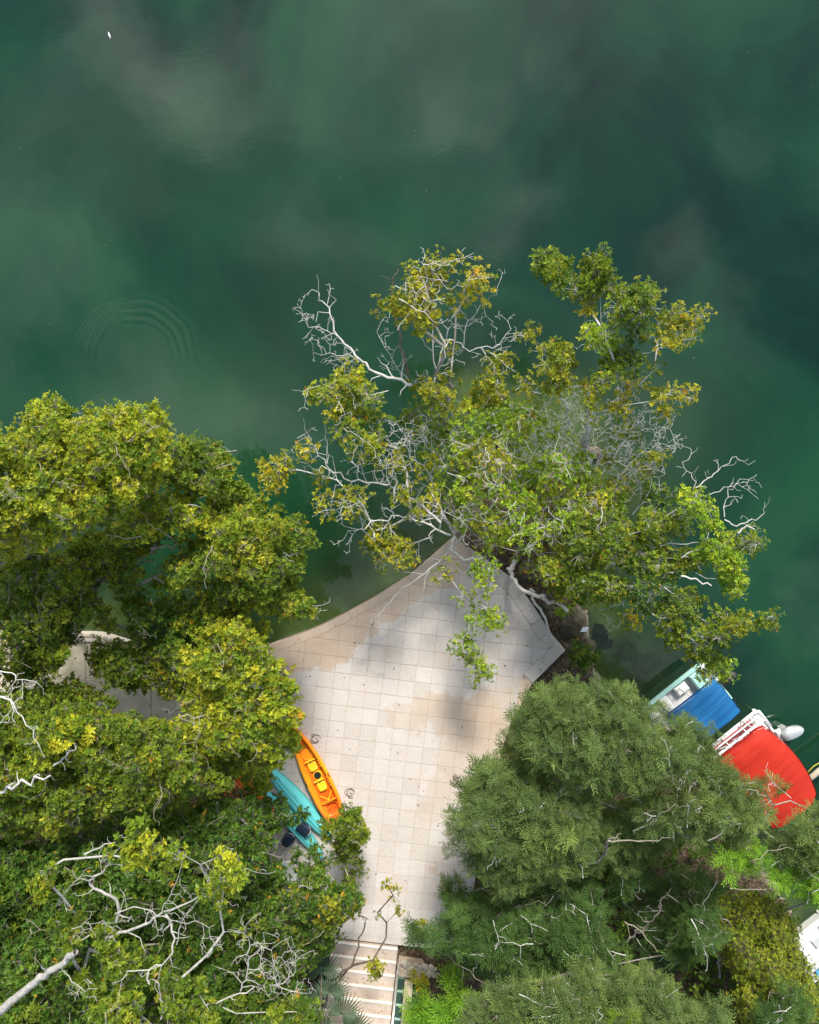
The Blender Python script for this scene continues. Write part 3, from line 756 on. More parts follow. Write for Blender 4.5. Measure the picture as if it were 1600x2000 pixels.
def canopy(root, x0, x1, y0, y1, z, m, crown=.18, hem=None, curve=0.0, thick=.02, corner=.0):
    NX, NY = 22, 18; top = []
    for i in range(NX + 1):
        fx = i / NX; row = []
        for j in range(NY + 1):
            fy = j / NY; bow = curve * (1 - (2 * fy - 1) ** 2) * fx
            ins = corner * max(0, abs(2 * fx - 1) - .7) / .3
            y = y0 + (y1 - y0) * fy
            y = (y - (y0 + y1) / 2) * (1 - ins * .18) + (y0 + y1) / 2
            x = x0 + (x1 - x0) * fx + bow
            zz_ = z + crown * (1 - (2 * fx - 1) ** 2) * .6 + crown * .5 * (1 - (2 * fy - 1) ** 4) - .05 * math.cos(fx * 4 * math.pi) * .25 + .014 * math.sin(fy * 29 + 2.2 * math.sin(fx * 3)) * (.4 + .6 * fx) + .012 * math.sin(fy * 11 - fx * 4)
            row.append((x, y, zz_))
        top.append(row)
    vs = [q for r in top for q in r] + [(q[0], q[1], q[2] - thick) for r in top for q in r]
    M = NY + 1; T = (NX + 1) * M; fs = []
    for i in range(NX):
        for j in range(NY):
            a = i * M + j; fs.append((a, a + M, a + M + 1, a + 1)); fs.append((T + a, T + a + 1, T + a + M + 1, T + a + M))
    o = MB().add(vs, fs).build('canopy', m, root, True, True)
    for j in (4, 9, 14):
        MB().tube([(top[i][j][0], top[i][j][1], top[i][j][2] + .004) for i in range(0, NX + 1, 2)], .009, 5).build('seam_crease', hem or m, o, True)  # darker strips on seam lines put the shade of canvas creases into colour
    edge = [top[i][0] for i in range(NX + 1)] + [top[NX][j] for j in range(1, NY + 1)] + [top[i][NY] for i in range(NX - 1, -1, -1)] + [top[0][j] for j in range(NY - 1, -1, -1)]
    rg = []
    for q in edge: rg.append([(q[0], q[1], q[2] + .012), (q[0] * 1.0, q[1], q[2] - .12)])
    hb = MB()
    cx, cy = (x0 + x1) / 2, (y0 + y1) / 2
    a_ = [(q[0] + .02 * np.sign(q[0] - cx), q[1] + .02 * np.sign(q[1] - cy), q[2] + .006) for q in edge]
    b_ = [(q[0] + .045 * np.sign(q[0] - cx), q[1] + .045 * np.sign(q[1] - cy), q[2] - .11) for q in edge]
    c_ = [(q[0] + .03 * np.sign(q[0] - cx), q[1] + .03 * np.sign(q[1] - cy), q[2] - .11) for q in edge]
    L_ = len(edge); vs = a_ + b_ + c_; fs = []
    for i in range(L_):
        k = (i + 1) % L_; fs += [(i, k, L_ + k, L_ + i), (L_ + i, L_ + k, 2 * L_ + k, 2 * L_ + i)]
    hb.add(vs, fs).build('hem', hem or m, o, True)
    return top
def frame_tubes(root, top, y_in, zfoot, rows=(0, .5, 1), r=.02):
    NX = len(top) - 1
    for f in rows:
        row = top[int(f * NX)]
        pts_ = [(row[0][0], row[0][1] * .98, zfoot)] + [(q[0], q[1], q[2] - .085) for q in row[::3]] + [(row[-1][0], row[-1][1] * .98, zfoot)]
        MB().tube(pts_, r, 6).build('canopy_bow', M_ALU, root, True, True)
def outboard(root, x, y, m, s=1.0, rz=0.0):
    q = empty('outboard_motor', (0, 0, 0)); q.parent = root; q.location = (x, y, .25); q.rotation_euler = (0, 0, rz)
    def fn(c):
        return [math.copysign(abs(c[0]) ** .8, c[0]) , c[1] * (1 - .18 * c[0]), math.copysign(abs(c[2]) ** .75, c[2])]
    MB().ell((.34 * s, 0, .50), (.44 * s, .225 * s, .24), 26, 14, fn).build('cowling', m, q, True, True)
    MB().box((.28 * s, 0, .05), (.22 * s, .16 * s, .8), 0, .05).build('leg', m, q, True)
    MB().box((-.05, 0, .30), (.24, .34 * s, .34), 0, .05).build('bracket', M_ALU, q, True)
    MB().box((.10 * s, .05, .42), (.10, .30 * s, .10), 0, .03).build('tiller', M_BLACK, q, True)
# skiff with blue canopy: stern corners seen at (1360,1300) and (1443,1357)
b1 = boat_frame('motor_skiff', (1401, 1330), .5, 'pale turquoise skiff with a flat blue canvas canopy')
hull(b1, 4.8, 1.80, .45, M_GEL, M_FLOOR, .11)
MB().box((-.42, 0, .34), (.62, 1.5, .30), 0, .05).build('stern_locker', M_GEL, b1, True)
MB().box((-2.0, .0, .30), (.34, 1.5, .26), 0, .04).build('bench', M_BWHITE, b1, True)
MB().box((-1.2, .52, .26), (.5, .36, .24), 0, .05).build('cool_box', M_BWHITE, b1, True)
MB().box((-.12, .62, .56), (.32, .42, .16), .2, .05).build('stern_pad', M_BWHITE, b1, True)
tp = canopy(b1, -2.35, -.25, -.80, .66, 1.75, M_BLUE, .12, simple('dark_blue_hem_and_crease', (.004, .06, .22), .7, .2, .1, 8.0))
frame_tubes(b1, tp, .8, .45)
outboard(b1, .06, -.02, M_BLACK, .78)
# pontoon boat with red canopy
b2 = boat_frame('canopy_boat', (1520, 1442), .4, 'white railed motor boat with a rounded bright red canopy and silver outboard')
hull(b2, 5.0, 2.65, .42, M_BWHITE, M_DECK, .16)
MB().box((-.30, .86, .44), (.50, .62, .10), 0, .03).build('stern_seat', M_BWHITE, b2, True)
for k in range(5):
    MB().box((-.52 + k * .13, 1.02, .60), (.045, .80, .045), 0, .01).build('swim_slat', M_ALU, b2, True)
MB().tube([(.04, .62, .62), (.04, 1.38, .62)], .03, 8).build('stern_bar', M_ALU, b2, True, True)
for y, z, r_ in ((1.38, .92, .030), (1.26, 1.15, .028), (1.10, .75, .022)):
    MB().tube([(-.12, y, z), (-1.2, y + .02, z + .02), (-2.7, y + .02, z), (-3.4, y * .95, z - .03)], r_, 8).build('rail', M_ALU, b2, True, True)
for x in (-.15, -.9, -1.7, -2.5):
    MB().tube([(x, 1.28, .40), (x, 1.33, .95), (x, 1.22, 1.17)], .022, 6).build('rail_post', M_ALU, b2, True, True)
MB().box((-1.5, 1.20, .62), (2.1, .26, .12), 0, .05).build('side_cushion', M_MAROON, b2, True)
MB().box((-.75, .50, .40), (.45, .60, .22), 0, .05).build('rear_cushion', M_MAROON, b2, True)
for a, b in (((-.5, .9, .6), (-1.0, 1.25, 1.6)), ((-1.5, 1.15, .6), (-.5, 1.2, 1.62)), ((-2.4, 1.2, .5), (-.7, 1.3, 1.6)), ((-.45, .95, .55), (-.95, .95, 1.3))):
    MB().tube([a, b], .022, 6).build('brace', M_ALU, b2, True)
tp = canopy(b2, -2.4, -.42, -1.85, 1.42, 1.62, M_RED, .22, M_REDD, curve=.26, corner=.45)
frame_tubes(b2, tp, 1.2, .4, (0.1, .9))
outboard(b2, .14, .15, M_SILVER, 1.0, -.30)
# half hidden white boat at the bottom right
q = P(1636, 1824, .5)
b3 = empty('white_boat', (q[0], q[1], 0), 'white boat poking out from bushes at the lower right edge', 'boat', 'moored boats', R(38))
hull(b3, 3.6, 1.7, .55, M_BWHITE, M_FLOOR, .14)
MB().box((-1.0, -.25, .66), (1.2, .10, .16), 0, .03).build('grey_window', M_GREYF, b3, True)
MB().box((-1.3, .1, .58), (1.6, 1.2, .10), 0, .04).build('fore_deck', M_BWHITE, b3, True)
MB().box((-.7, .35, .66), (.55, .38, .08), 0, .03).build('hatch', M_GREYF, b3, True)
q = P(1612, 1893, .4)
tp_ = empty('tarpaulin', (q[0], q[1], .3), 'scrap of light blue tarpaulin at the lower right edge', 'tarpaulin', None, R(20))
vs = [(i * .14 - .4, j * .14 - .4, .25 + .05 * math.sin(i * 1.7 + j) + .04 * math.cos(j * 2.1)) for i in range(7) for j in range(7)]
MB().add(vs + [(x, y, z - .03) for x, y, z in vs], [(i * 7 + j, i * 7 + 7 + j, i * 7 + 8 + j, i * 7 + j + 1) for i in range(6) for j in range(6)] + [(49 + i * 7 + j, 49 + i * 7 + j + 1, 49 + i * 7 + 8 + j, 49 + i * 7 + 7 + j) for i in range(6) for j in range(6)]).build('sheet', simple('blue_tarp', (.07, .28, .50), .5), tp_, True, True)
# wooden dock
M_PLANK = simple('weathered_plank', (0.085, 0.060, 0.048), 0.85, 0.2, 0.35, 7.0, bump=0.3)
M_LOG = simple('pale_timber', (0.40, 0.34, 0.27), 0.85, 0.2, 0.2, 5.0, bump=0.3)
q = P(1640, 1610, .6)
dock = empty('wooden_dock', (q[0], q[1], 0), 'dark plank dock beyond the red canopy at the right edge', 'dock', None, RZ)
for k in range(46):
    MB().box((.10, .35 - k * .125, .58 + random.uniform(-.006, .006)), (2.6 + random.uniform(-.05, .05), .112, .05), random.uniform(-.006, .006), .008).build('plank', M_PLANK, dock, True)
for k in (-.9, 1.1):
    MB().box((k, -2.4, .48), (.14, 5.8, .14), 0, .01).build('beam', M_PLANK, dock, True)
for k in range(4):
    MB().tube([(-1.1, .2 - 1.7 * k, -.8), (-1.1, .2 - 1.7 * k, .9)], .08, 10).build('pile', M_LOG, dock, True, True)
lg = MB().tube([P(1570, 1530, .9), P(1600, 1506, .9), P(1660, 1462, .9)], [.10, .11, .11], 10).build('timber_rail', M_LOG, smooth=True)
tag(lg, 'pale round timber rail at the dock end beside the red canopy', 'timber')
M_ROPE = simple('yellow_rope', (0.40, 0.34, 0.06), 0.8, .2, .2, 30)
rp = MB().tube([P(1578, 1508, .55), P(1590, 1496, .45), P(1625, 1476, .6)], .022, 6).build('mooring_rope', M_ROPE, smooth=True)
tag(rp, 'thin yellow mooring rope above the timber rail at the right edge', 'rope')
rp = MB().tube([P(1436, 1362, .6), P(1437, 1374, 1.2), P(1439, 1382, 1.8)], .012, 5).build('canopy_rope', M_BLACK, smooth=True)
tag(rp, 'thin dark line tying the blue canopy to the skiff stern', 'rope')

# ------------------------------------------------------------------ rocks, litter, small things
def rock_mat(name, a, b, c):
    m, n = mat(name)
    tc = n('TexCoord').outputs['Object']
    n1 = n('TexNoise', {'Vector': tc, 'Scale': 2.6, 'Detail': 9.0, 'Roughness': .7}).outputs[0]
    n2 = n('TexVoronoi', {'Vector': tc, 'Scale': 9.0}).outputs['Distance']
    cc = ramp(n, n1, [(.3, a), (.5, b), (.7, c)])
    bp = n('Bump', {'Height': math_(n, 'ADD', n1, math_(n, 'MULTIPLY', n2, .3)), 'Strength': .9, 'Distance': .08}).outputs[0]
    out(n, n('BsdfPrincipled', {'Base Color': cc, 'Roughness': .92, 'Specular IOR Level': .15, 'Normal': bp}))
    return m
M_ROCK = rock_mat('shore_rock', (.035, .03, .022), (.09, .078, .055), (.20, .175, .135))
M_UROCK = rock_mat('algae_rock', (.16, .16, .07), (.30, .29, .14), (.42, .40, .22))
def rock(name, u, v, z, r, label, group, m=None, seed=0):
    q = P(u, v, z)
    def fn(c):
        k = 1 + .30 * mnoise.fractal(Vector((c[0] * 1.3 + seed * 7.1, c[1] * 1.3, c[2] * 1.3)), 1.0, 2.0, 3)
        return [c[0] * k, c[1] * k, c[2] * k]
    o = MB().ell((0, 0, 0), r, 26, 14, fn).build(name, m or M_ROCK, smooth=True)
    o.location = Vector(q); o.rotation_euler = (0, 0, seed * 1.3)
    return tag(o, label, 'rock', group)
rock('rock', 1118, 1216, .12, (.62, .55, .42), 'large grey brown shore boulder with pale blue litter on it', 'rocks by the terrace corner', None, 1)
rock('rock', 1172, 1244, -.14, (.50, .48, .10), 'flat brown rock just under the water beside the boulder', 'rocks by the terrace corner', None, 2)
rock('rock', 1100, 1266, .15, (.30, .26, .25), 'small pale rock touching the terrace corner', 'rocks by the terrace corner', None, 3)
rock('rock', 1070, 1190, .15, (.36, .30, .28), 'brown rock beside the terrace edge above the large boulder', 'rocks by the terrace corner', None, 4)
rock('rock', 1152, 1262, .05, (.26, .24, .18), 'small rock between the boulder and the fern', 'rocks by the terrace corner', None, 5)
rock('rock', 1030, 1118, .2, (.5, .42, .3), 'shaded brown rock under the pale limb by the terrace edge', 'rocks by the terrace corner', None, 6)
for k, (u, v, r_) in enumerate(((1222, 1272, .42), (1245, 1290, .36), (1232, 1318, .40), (1262, 1300, .30), (1275, 1288, .34), (1210, 1262, .26))):
    rock('submerged_rock', u, v, -.42 - .03 * k, (r_, r_ * .8, .22), ['submerged olive stone nearest the shore fern', 'submerged olive stone in the middle of the cluster left of the skiff', 'lowest submerged olive stone, nearest the feathery tree', 'submerged olive stone below right in the cluster left of the skiff', 'submerged olive stone nearest the skiff', 'topmost submerged olive stone, below the olive shallows shrub'][k], 'stones under the water', M_UROCK, 10 + k)
for k, (u, v, z) in enumerate(((905, 905, .1), (1205, 960, .08), (1160, 885, .06), (1180, 1090, .1), (985, 868, .05), (880, 985, .12))):
    rock('rock', u, v, z, (.30, .26, .16), ['low rock at the water left of the terrace tip, under leaves', 'low rock at the right waterline under the leafless white tree', 'low rock at the top of the point among white twigs', 'low rock at the right waterline under the spreading green tree', 'low rock at the top left of the point under olive leaves', 'low rock just above the terrace tip beneath bare limbs'][k], 'rocks under the middle trees', None, 20 + k)
lt = MB()
q = P(1142, 1229, .56)
vs = []
for i in range(5):
    for j in range(5): vs.append((q[0] + (i - 2) * .055 + (j - 2) * .03, q[1] + (j - 2) * .045, q[2] + .03 * math.sin(i * 2 + j * 1.3) + .03))
o = MB().add(vs + [(x, y, z - .012) for x, y, z in vs], [(i * 5 + j, i * 5 + 5 + j, i * 5 + 6 + j, i * 5 + j + 1) for i in range(4) for j in range(4)] + [(25 + i * 5 + j, 25 + i * 5 + j + 1, 25 + i * 5 + 6 + j, 25 + i * 5 + 5 + j) for i in range(4) for j in range(4)]).build('plastic_scrap', simple('pale_blue_plastic', (.62, .68, .76), .4), smooth=True)
tag(o, 'crumpled pale blue plastic scrap lying on the shore boulder', 'litter')
# floating feather and a few floating leaves
f_ = MB().loft([[(*(P(214, 70)[:2] + np.array([-.05, .14])), .01), (*(P(214, 70)[:2] + np.array([-.03, .14])), .012), (*(P(214, 70)[:2] + np.array([-.04, .13])), .02)],
                [(*(P(214, 70)[:2] + np.array([-.04, .0])), .008), (*(P(214, 70)[:2] + np.array([.045, .01])), .008), (*(P(214, 70)[:2] + np.array([.0, .0])), .035)],
                [(*(P(214, 70)[:2] + np.array([.04, -.13])), .01), (*(P(214, 70)[:2] + np.array([.055, -.13])), .012), (*(P(214, 70)[:2] + np.array([.05, -.13])), .016)]])
tag(f_.build('feather', M_WPL, smooth=True), 'small white feather floating at the top left of the lake', 'feather')
def litter(spots, name, size, cols, zf):
    vs, qs, cs = [], [], []
    for (x, y, z) in spots:
        a = random.uniform(0, 6.28); L = size * random.uniform(.6, 1.3); w_ = L * random.uniform(.3, .5); c = random.choice(cols)
        ca_, sa_ = math.cos(a), math.sin(a); b = len(vs)
        for (lx, ly, lz) in ((-L, 0, .002), (0, -w_, .012), (L, 0, .003), (0, w_, random.uniform(.006, .03))):
            vs.append((x + lx * ca_ - ly * sa_, y + lx * sa_ + ly * ca_, z + lz + zf)); cs.append(c)
        qs.append((b, b + 1, b + 2, b + 3))
    me = raw_mesh(name, vs, qs, colors=np.array(cs)); me.materials.append(M_LEAF)
    o = bpy.data.objects.new(name, me); COL.objects.link(o); o['kind'] = 'stuff'; return o
sp = []
for k in range(900):
    u, v = random.uniform(400, 1100), random.uniform(1060, 1850)
    dens = .35 if 620 < u < 960 else .8
    if random.random() < dens * .6 and pip([P(u, v, ZT)[:2]], TE)[0]: sp.append(tuple(P(u, v, ZT)))
litter(sp, 'fallen_leaves', .04, [(.14, .07, .035), (.07, .035, .02), (.22, .12, .05), (.30, .20, .08), (.05, .04, .03)], .004)
sp = [tuple([*SP(random.uniform(-1.2, 1.2), .39 * k + random.uniform(.1, .36)), ZT + .17 * (k + 1)]) for k in range(10) for _ in range(9)]
litter(sp, 'fallen_leaves', .032, [(.14, .07, .035), (.22, .12, .05), (.35, .14, .03)], .022)
sp = []
while len(sp) < 700:
    u, v = random.uniform(-40, 430), random.uniform(1240, 1480)
    if pip([P(u, v, .5)[:2]], xy(PATH, .5))[0]: sp.append(tuple(P(u, v, .51)))
    if len(sp) > 60: break
litter(sp, 'fallen_leaves', .05, [(.10, .06, .03), (.05, .04, .02)], .004)
sp = []
while len(sp) < 9000:
    x, y = random.uniform(-17, 17), random.uniform(-21, 4)
    j = np.argmin(np.abs(gx - x)); i = np.argmin(np.abs(gy - y))
    if land[i * nx + j] and not inter[i * nx + j]: sp.append((x, y, float(zz[i * nx + j]) + .01))
litter(sp, 'leaf_litter', .07, [(.10, .06, .03), (.06, .04, .025), (.16, .10, .05), (.05, .06, .02)], .01)
sp = [tuple(P(random.uniform(0, 1600), random.uniform(0, 760), 0)) for _ in range(14)] + [tuple(P(350, 316)), tuple(P(113, 522)), tuple(P(40, 290)), tuple(P(170, 97))]
litter(sp, 'floating_leaves', .028, [(.35, .32, .25), (.5, .45, .3), (.30, .16, .05)], .004)
def curl(u, v, s, label):
    b = MB(); q = P(u, v, ZT)
    for k in range(9):
        a0 = random.uniform(0, 6.28); rr = s * random.uniform(.4, 1); cx, cy = q[0] + random.uniform(-s, s) * .5, q[1] + random.uniform(-s, s) * .5; sp_ = random.uniform(1.2, 3.4)
        b.tube([(cx + rr * math.cos(a0 + t * sp_), cy + rr * math.sin(a0 + t * sp_), q[2] + .012 + .03 * math.sin(t * 3.1) * random.uniform(.3, 1)) for t in np.linspace(0, 1, 7)], .008, 5)
    tag(b.build('dry_twig_curl', M_BROWN), label, 'dry twigs', 'dry twigs on the terrace')
curl(683, 1549, .14, 'curled dry brown twigs right of the orange kayak stern')
curl(617, 1444, .16, 'faint curl of dry twigs right of the orange kayak bow')
curl(893, 1520, .18, 'small twig on the terrace left of the feathery tree edge')
# hazy clump of weed hanging in the water
vs, qs, cs = [], [], []
for k in range(260):
    q = P(243 + random.gauss(0, 8), 546 + random.gauss(0, 7), -.04 - random.random() * .1); a = random.uniform(0, 6.28); L = random.uniform(.03, .09); b = len(vs)
    d_ = np.array([math.cos(a), math.sin(a), 0]); e_ = np.array([-d_[1], d_[0], 0]) * .006
    for t in (-d_ * L - e_, d_ * L - e_, d_ * L + e_, -d_ * L + e_): vs.append(q + t); cs.append((.30, .30, .14))
    qs.append((b, b + 1, b + 2, b + 3))
me = raw_mesh('water_weed', vs, qs, colors=np.array(cs)); me.materials.append(M_LEAF)
o = bpy.data.objects.new('water_weed', me); COL.objects.link(o); tag(o, 'pale wisp of weed floating just under the surface above the ripple rings', 'water weed')
# ------------------------------------------------------------------ trees
GRN = [(.055, .105, .012), (.075, .13, .014), (.045, .085, .012)]
PAL = {
 'sunny': ([(.070, .110, .009), (.125, .160, .011), (.195, .205, .013), (.260, .235, .018), (.042, .080, .009)], [.30, .30, .20, .10, .10], .006),
 'green': ([(.046, .082, .009), (.076, .116, .010), (.125, .155, .012), (.190, .190, .016)], [.36, .36, .20, .08], .006),
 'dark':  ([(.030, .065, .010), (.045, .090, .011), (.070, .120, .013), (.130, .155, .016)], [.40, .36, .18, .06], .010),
 'gold': ([(.090, .120, .010), (.160, .168, .012), (.235, .205, .014), (.290, .220, .018), (.060, .090, .010)], [.30, .30, .20, .10, .10], .012),
 'olive': ([(.075, .105, .009), (.125, .140, .011), (.200, .185, .014), (.255, .225, .016), (.050, .085, .009)], [.30, .32, .20, .08, .10], .008),
 'lime':  ([(.070, .130, .010), (.110, .175, .012), (.165, .220, .016), (.240, .260, .022)], [.3, .34, .26, .10], .01),
 'fern':  ([(.078, .120, .040), (.102, .152, .048), (.136, .190, .056), (.180, .236, .062)], [.36, .36, .20, .08], 0.0),
 'fernd': ([(.046, .092, .026), (.066, .124, .034), (.092, .162, .042)], [.4, .4, .2], 0.0),
 'fernb': ([(.070, .150, .016), (.105, .200, .018), (.150, .250, .022)], [.4, .4, .2], 0.0),
 'vine':  ([(.090, .125, .012), (.140, .165, .014), (.200, .200, .018), (.060, .100, .012)], [.3, .34, .2, .16], .0),
}
for _k in PAL:
    _f = 2.0 if _k in ('sunny', 'gold', 'lime', 'olive', 'vine') else 1.26 if _k in ('fern', 'fernd') else 1.85
    PAL[_k] = ([tuple(min(.55, x * _f) for x in q) for q in PAL[_k][0]],) + PAL[_k][1:]
def unit(a): return a / (np.linalg.norm(a, axis=-1, keepdims=True) + 1e-9)
def frames(ax):
    ref = np.where(np.abs(ax[:, 2:3]) < .9, np.array([[0, 0, 1.0]]), np.array([[1.0, 0, 0]]))
    a = unit(np.cross(ax, ref)); return a, np.cross(ax, a)
def tints(N, pal, r):
    cols, wts, orange = PAL[pal]; cols = np.array(cols)
    c = cols[r.choice(len(cols), N, p=np.array(wts) / sum(wts))]
    return c, orange
def leaf_quads(base, dirv, nor, L, Wd, fold):
    """kite leaves: base point, direction, normal -> 4 verts each"""
    side = unit(np.cross(dirv, nor))
    m = base + dirv * (L * .55)[:, None]
    lift = nor * (fold * L)[:, None]
    v = np.stack([base, m + side * Wd[:, None] + lift, base + dirv * L[:, None] - nor * (.12 * L)[:, None], m - side * Wd[:, None] + lift], 1)
    return v.reshape(-1, 3)
def rosettes(pos, ax, pal, r, L=.12, nl=7, wid=.22, tone=None, shade=None):
    N = len(pos); a, b = frames(ax)
    c, orange = tints(N, pal, r)
    if tone is not None: c = c * .55 + tone * .45
    ph = (np.arange(nl) / nl * 2 * math.pi)[None] + r.uniform(0, 6.28, (N, 1)) + r.uniform(-.35, .35, (N, nl))
    tilt = r.uniform(.15, .85, (N, nl))                     # 0 flat, 1 along the axis
    rad = a[:, None] * np.cos(ph)[..., None] + b[:, None] * np.sin(ph)[..., None]
    d = unit(rad * np.cos(tilt)[..., None] + ax[:, None] * np.sin(tilt)[..., None])
    nor = unit(ax[:, None] * np.cos(tilt)[..., None] - rad * np.sin(tilt)[..., None])
    LL = L * r.uniform(.65, 1.2, (N, nl))
    base = pos[:, None] + ax[:, None] * r.uniform(-.03, .03, (N, nl))[..., None]
    v = leaf_quads(base.reshape(-1, 3), d.reshape(-1, 3), nor.reshape(-1, 3), LL.ravel(), (LL * wid * r.uniform(.8, 1.25, (N, nl))).ravel(), r.uniform(.02, .14, N * nl))
    lc = np.repeat(c[:, None], nl, 1) * r.uniform(.62, 1.42, (N, nl, 1))
    om = (r.random((N, nl)) < orange * .3) | (r.random((N, 1)) < orange * .5)
    lc[om] = np.array([.60, .34, .04]) * r.uniform(.6, 1.2, (om.sum(), 1))
    return v, np.repeat(lc.reshape(-1, 3), 4, 0)
def feather_bursts(pos, ax, pal, r, L=.36, nf=7, npair=4, tone=None):
    """bipinnate fronds: each frond a rachis with pairs of narrow pinnae"""
    N = len(pos); a, b = frames(ax)
    c, _ = tints(N, pal, r)
    if tone is not None: c = c * .55 + tone * .45
    ph = (np.arange(nf) / nf * 2 * math.pi)[None] + r.uniform(0, 6.28, (N, 1)) + r.uniform(-.4, .4, (N, nf))
    tilt = r.uniform(-.05, .85, (N, nf))
    rad = a[:, None] * np.cos(ph)[..., None] + b[:, None] * np.sin(ph)[..., None]
    d = unit(rad * np.cos(tilt)[..., None] + ax[:, None] * np.sin(tilt)[..., None]).reshape(-1, 3)
    nor = unit(ax[:, None] * np.cos(tilt)[..., None] - rad * np.sin(tilt)[..., None]).reshape(-1, 3)
    side = np.cross(d, nor); FL = L * r.uniform(.65, 1.4, N * nf)
    p0 = np.repeat(pos, nf, 0)
    fc = np.repeat(c, nf, 0) * r.uniform(.8, 1.22, (N * nf, 1))
    vs, cs = [], []
    for k in range(npair):
        t = .18 + .82 * k / (npair - 1)
        q = p0 + d * (FL * t)[:, None] - nor * (FL * .16 * t * t)[:, None]
        pl = FL * (.56 * (1 - .45 * abs(t - .4)))
        for s in (-1, 1):
            dv = unit(d * .80 + s * side * .62 + nor * r.uniform(-.15, .22, (N * nf, 1)))
            vs.append(leaf_quads(q, dv, nor, pl, pl * .115, np.full(N * nf, .02))); cs.append(np.repeat(fc, 4, 0))
    q = p0
    vs.append(leaf_quads(q, d, nor, FL * 1.15, FL * .016, np.full(N * nf, .0))); cs.append(np.repeat(fc * .9, 4, 0))
    return np.concatenate(vs), np.concatenate(cs)
def prisms(p0, p1, r0, r1):
    d = unit(p1 - p0); a, b = frames(d); vs = []
    for p, rr in ((p0, r0), (p1, r1)):
        for k in range(3):
            vs.append(p + a * (rr * math.cos(2.094 * k))[:, None] + b * (rr * math.sin(2.094 * k))[:, None])
    v = np.stack(vs, 1); N = len(p0); base = (np.arange(N) * 6)[:, None]
    q = np.concatenate([base + np.array([[k, (k + 1) % 3, 3 + (k + 1) % 3, 3 + k]]) for k in range(3)])
    return v.reshape(-1, 3), q
def tube_mesh(lines, sides=5):
    vs, qs = [], []; off = 0
    for pts_, rad in lines:
        pts_ = np.asarray(pts_, float); m = len(pts_)
        if m < 2: continue
        t = np.gradient(pts_, axis=0); t = unit(t)
        ref = np.array([0.13, .21, 1.0]) if abs(t[0][2]) < .85 else np.array([1.0, .1, .1])
        a = unit(np.cross(t, ref)); b = np.cross(t, a)
        ang = np.arange(sides) * 2 * math.pi / sides
        ring = pts_[:, None] + np.asarray(rad)[:, None, None] * (a[:, None] * np.cos(ang)[None, :, None] + b[:, None] * np.sin(ang)[None, :, None])
        vs.append(ring.reshape(-1, 3))
        i = np.arange(m - 1)[:, None] * sides; j = np.arange(sides)[None]; k = (np.arange(sides) + 1)[None] % sides
        qs.append(np.stack([off + i + j, off + i + k, off + i + sides + k, off + i + sides + j], -1).reshape(-1, 4))
        off += m * sides
    return np.concatenate(vs), np.concatenate(qs)
def dead_lines(pts_, r0, r1, r, level=2, dens=1.0, zig=.06, spread=1.0, out_=None):
    """a bleached bare limb with crooked side twigs; returns polylines with radii"""
    out_ = [] if out_ is None else out_
    P_ = [np.asarray(q, float) for q in pts_]; seg = []
    for a, b in zip(P_[:-1], P_[1:]):
        L = np.linalg.norm(b - a); m = max(1, int(L / .16))
        for k in range(m): seg.append(a + (b - a) * k / m)
    seg.append(P_[-1]); seg = np.array(seg); m = len(seg)
    if m > 2:
        jit = r.normal(0, zig, (m, 3)) * np.array([1, 1, .6]); jit[0] = 0; seg = seg + jit * np.linspace(.5, 1.0, m)[:, None]
    rad = np.linspace(r0, r1, m); out_.append((seg, rad))
    if level > 0 and m > 1:
        tot = np.linalg.norm(np.diff(seg, axis=0), axis=1).sum()
        for i in range(1, m):
            f = i / m
            if r.random() > dens * (.62 + .42 * f): continue
            d = unit(seg[i] - seg[i - 1]); side = unit(np.cross(d, np.array([0, 0, 1.0])) + 1e-4) * r.choice((-1, 1))
            dv = unit(d * r.uniform(.25, .9) + side * r.uniform(.5, 1.0) * spread + np.array([0, 0, r.uniform(-.25, .5)]))
            L = min(.75, max(.16, tot * r.uniform(.12, .32))) * (1.0 if level > 1 else .62)
            e1 = seg[i] + dv * L * .5 + r.normal(0, .05, 3); e2 = e1 + unit(dv + r.normal(0, .55, 3)) * L * .5
            rr = max(.0055, min(rad[i] * .55, .028))
            dead_lines([seg[i], e1, e2], rr, .0045, r, level - 1, dens, .022, spread, out_)
    return out_
NET_MAX = 260
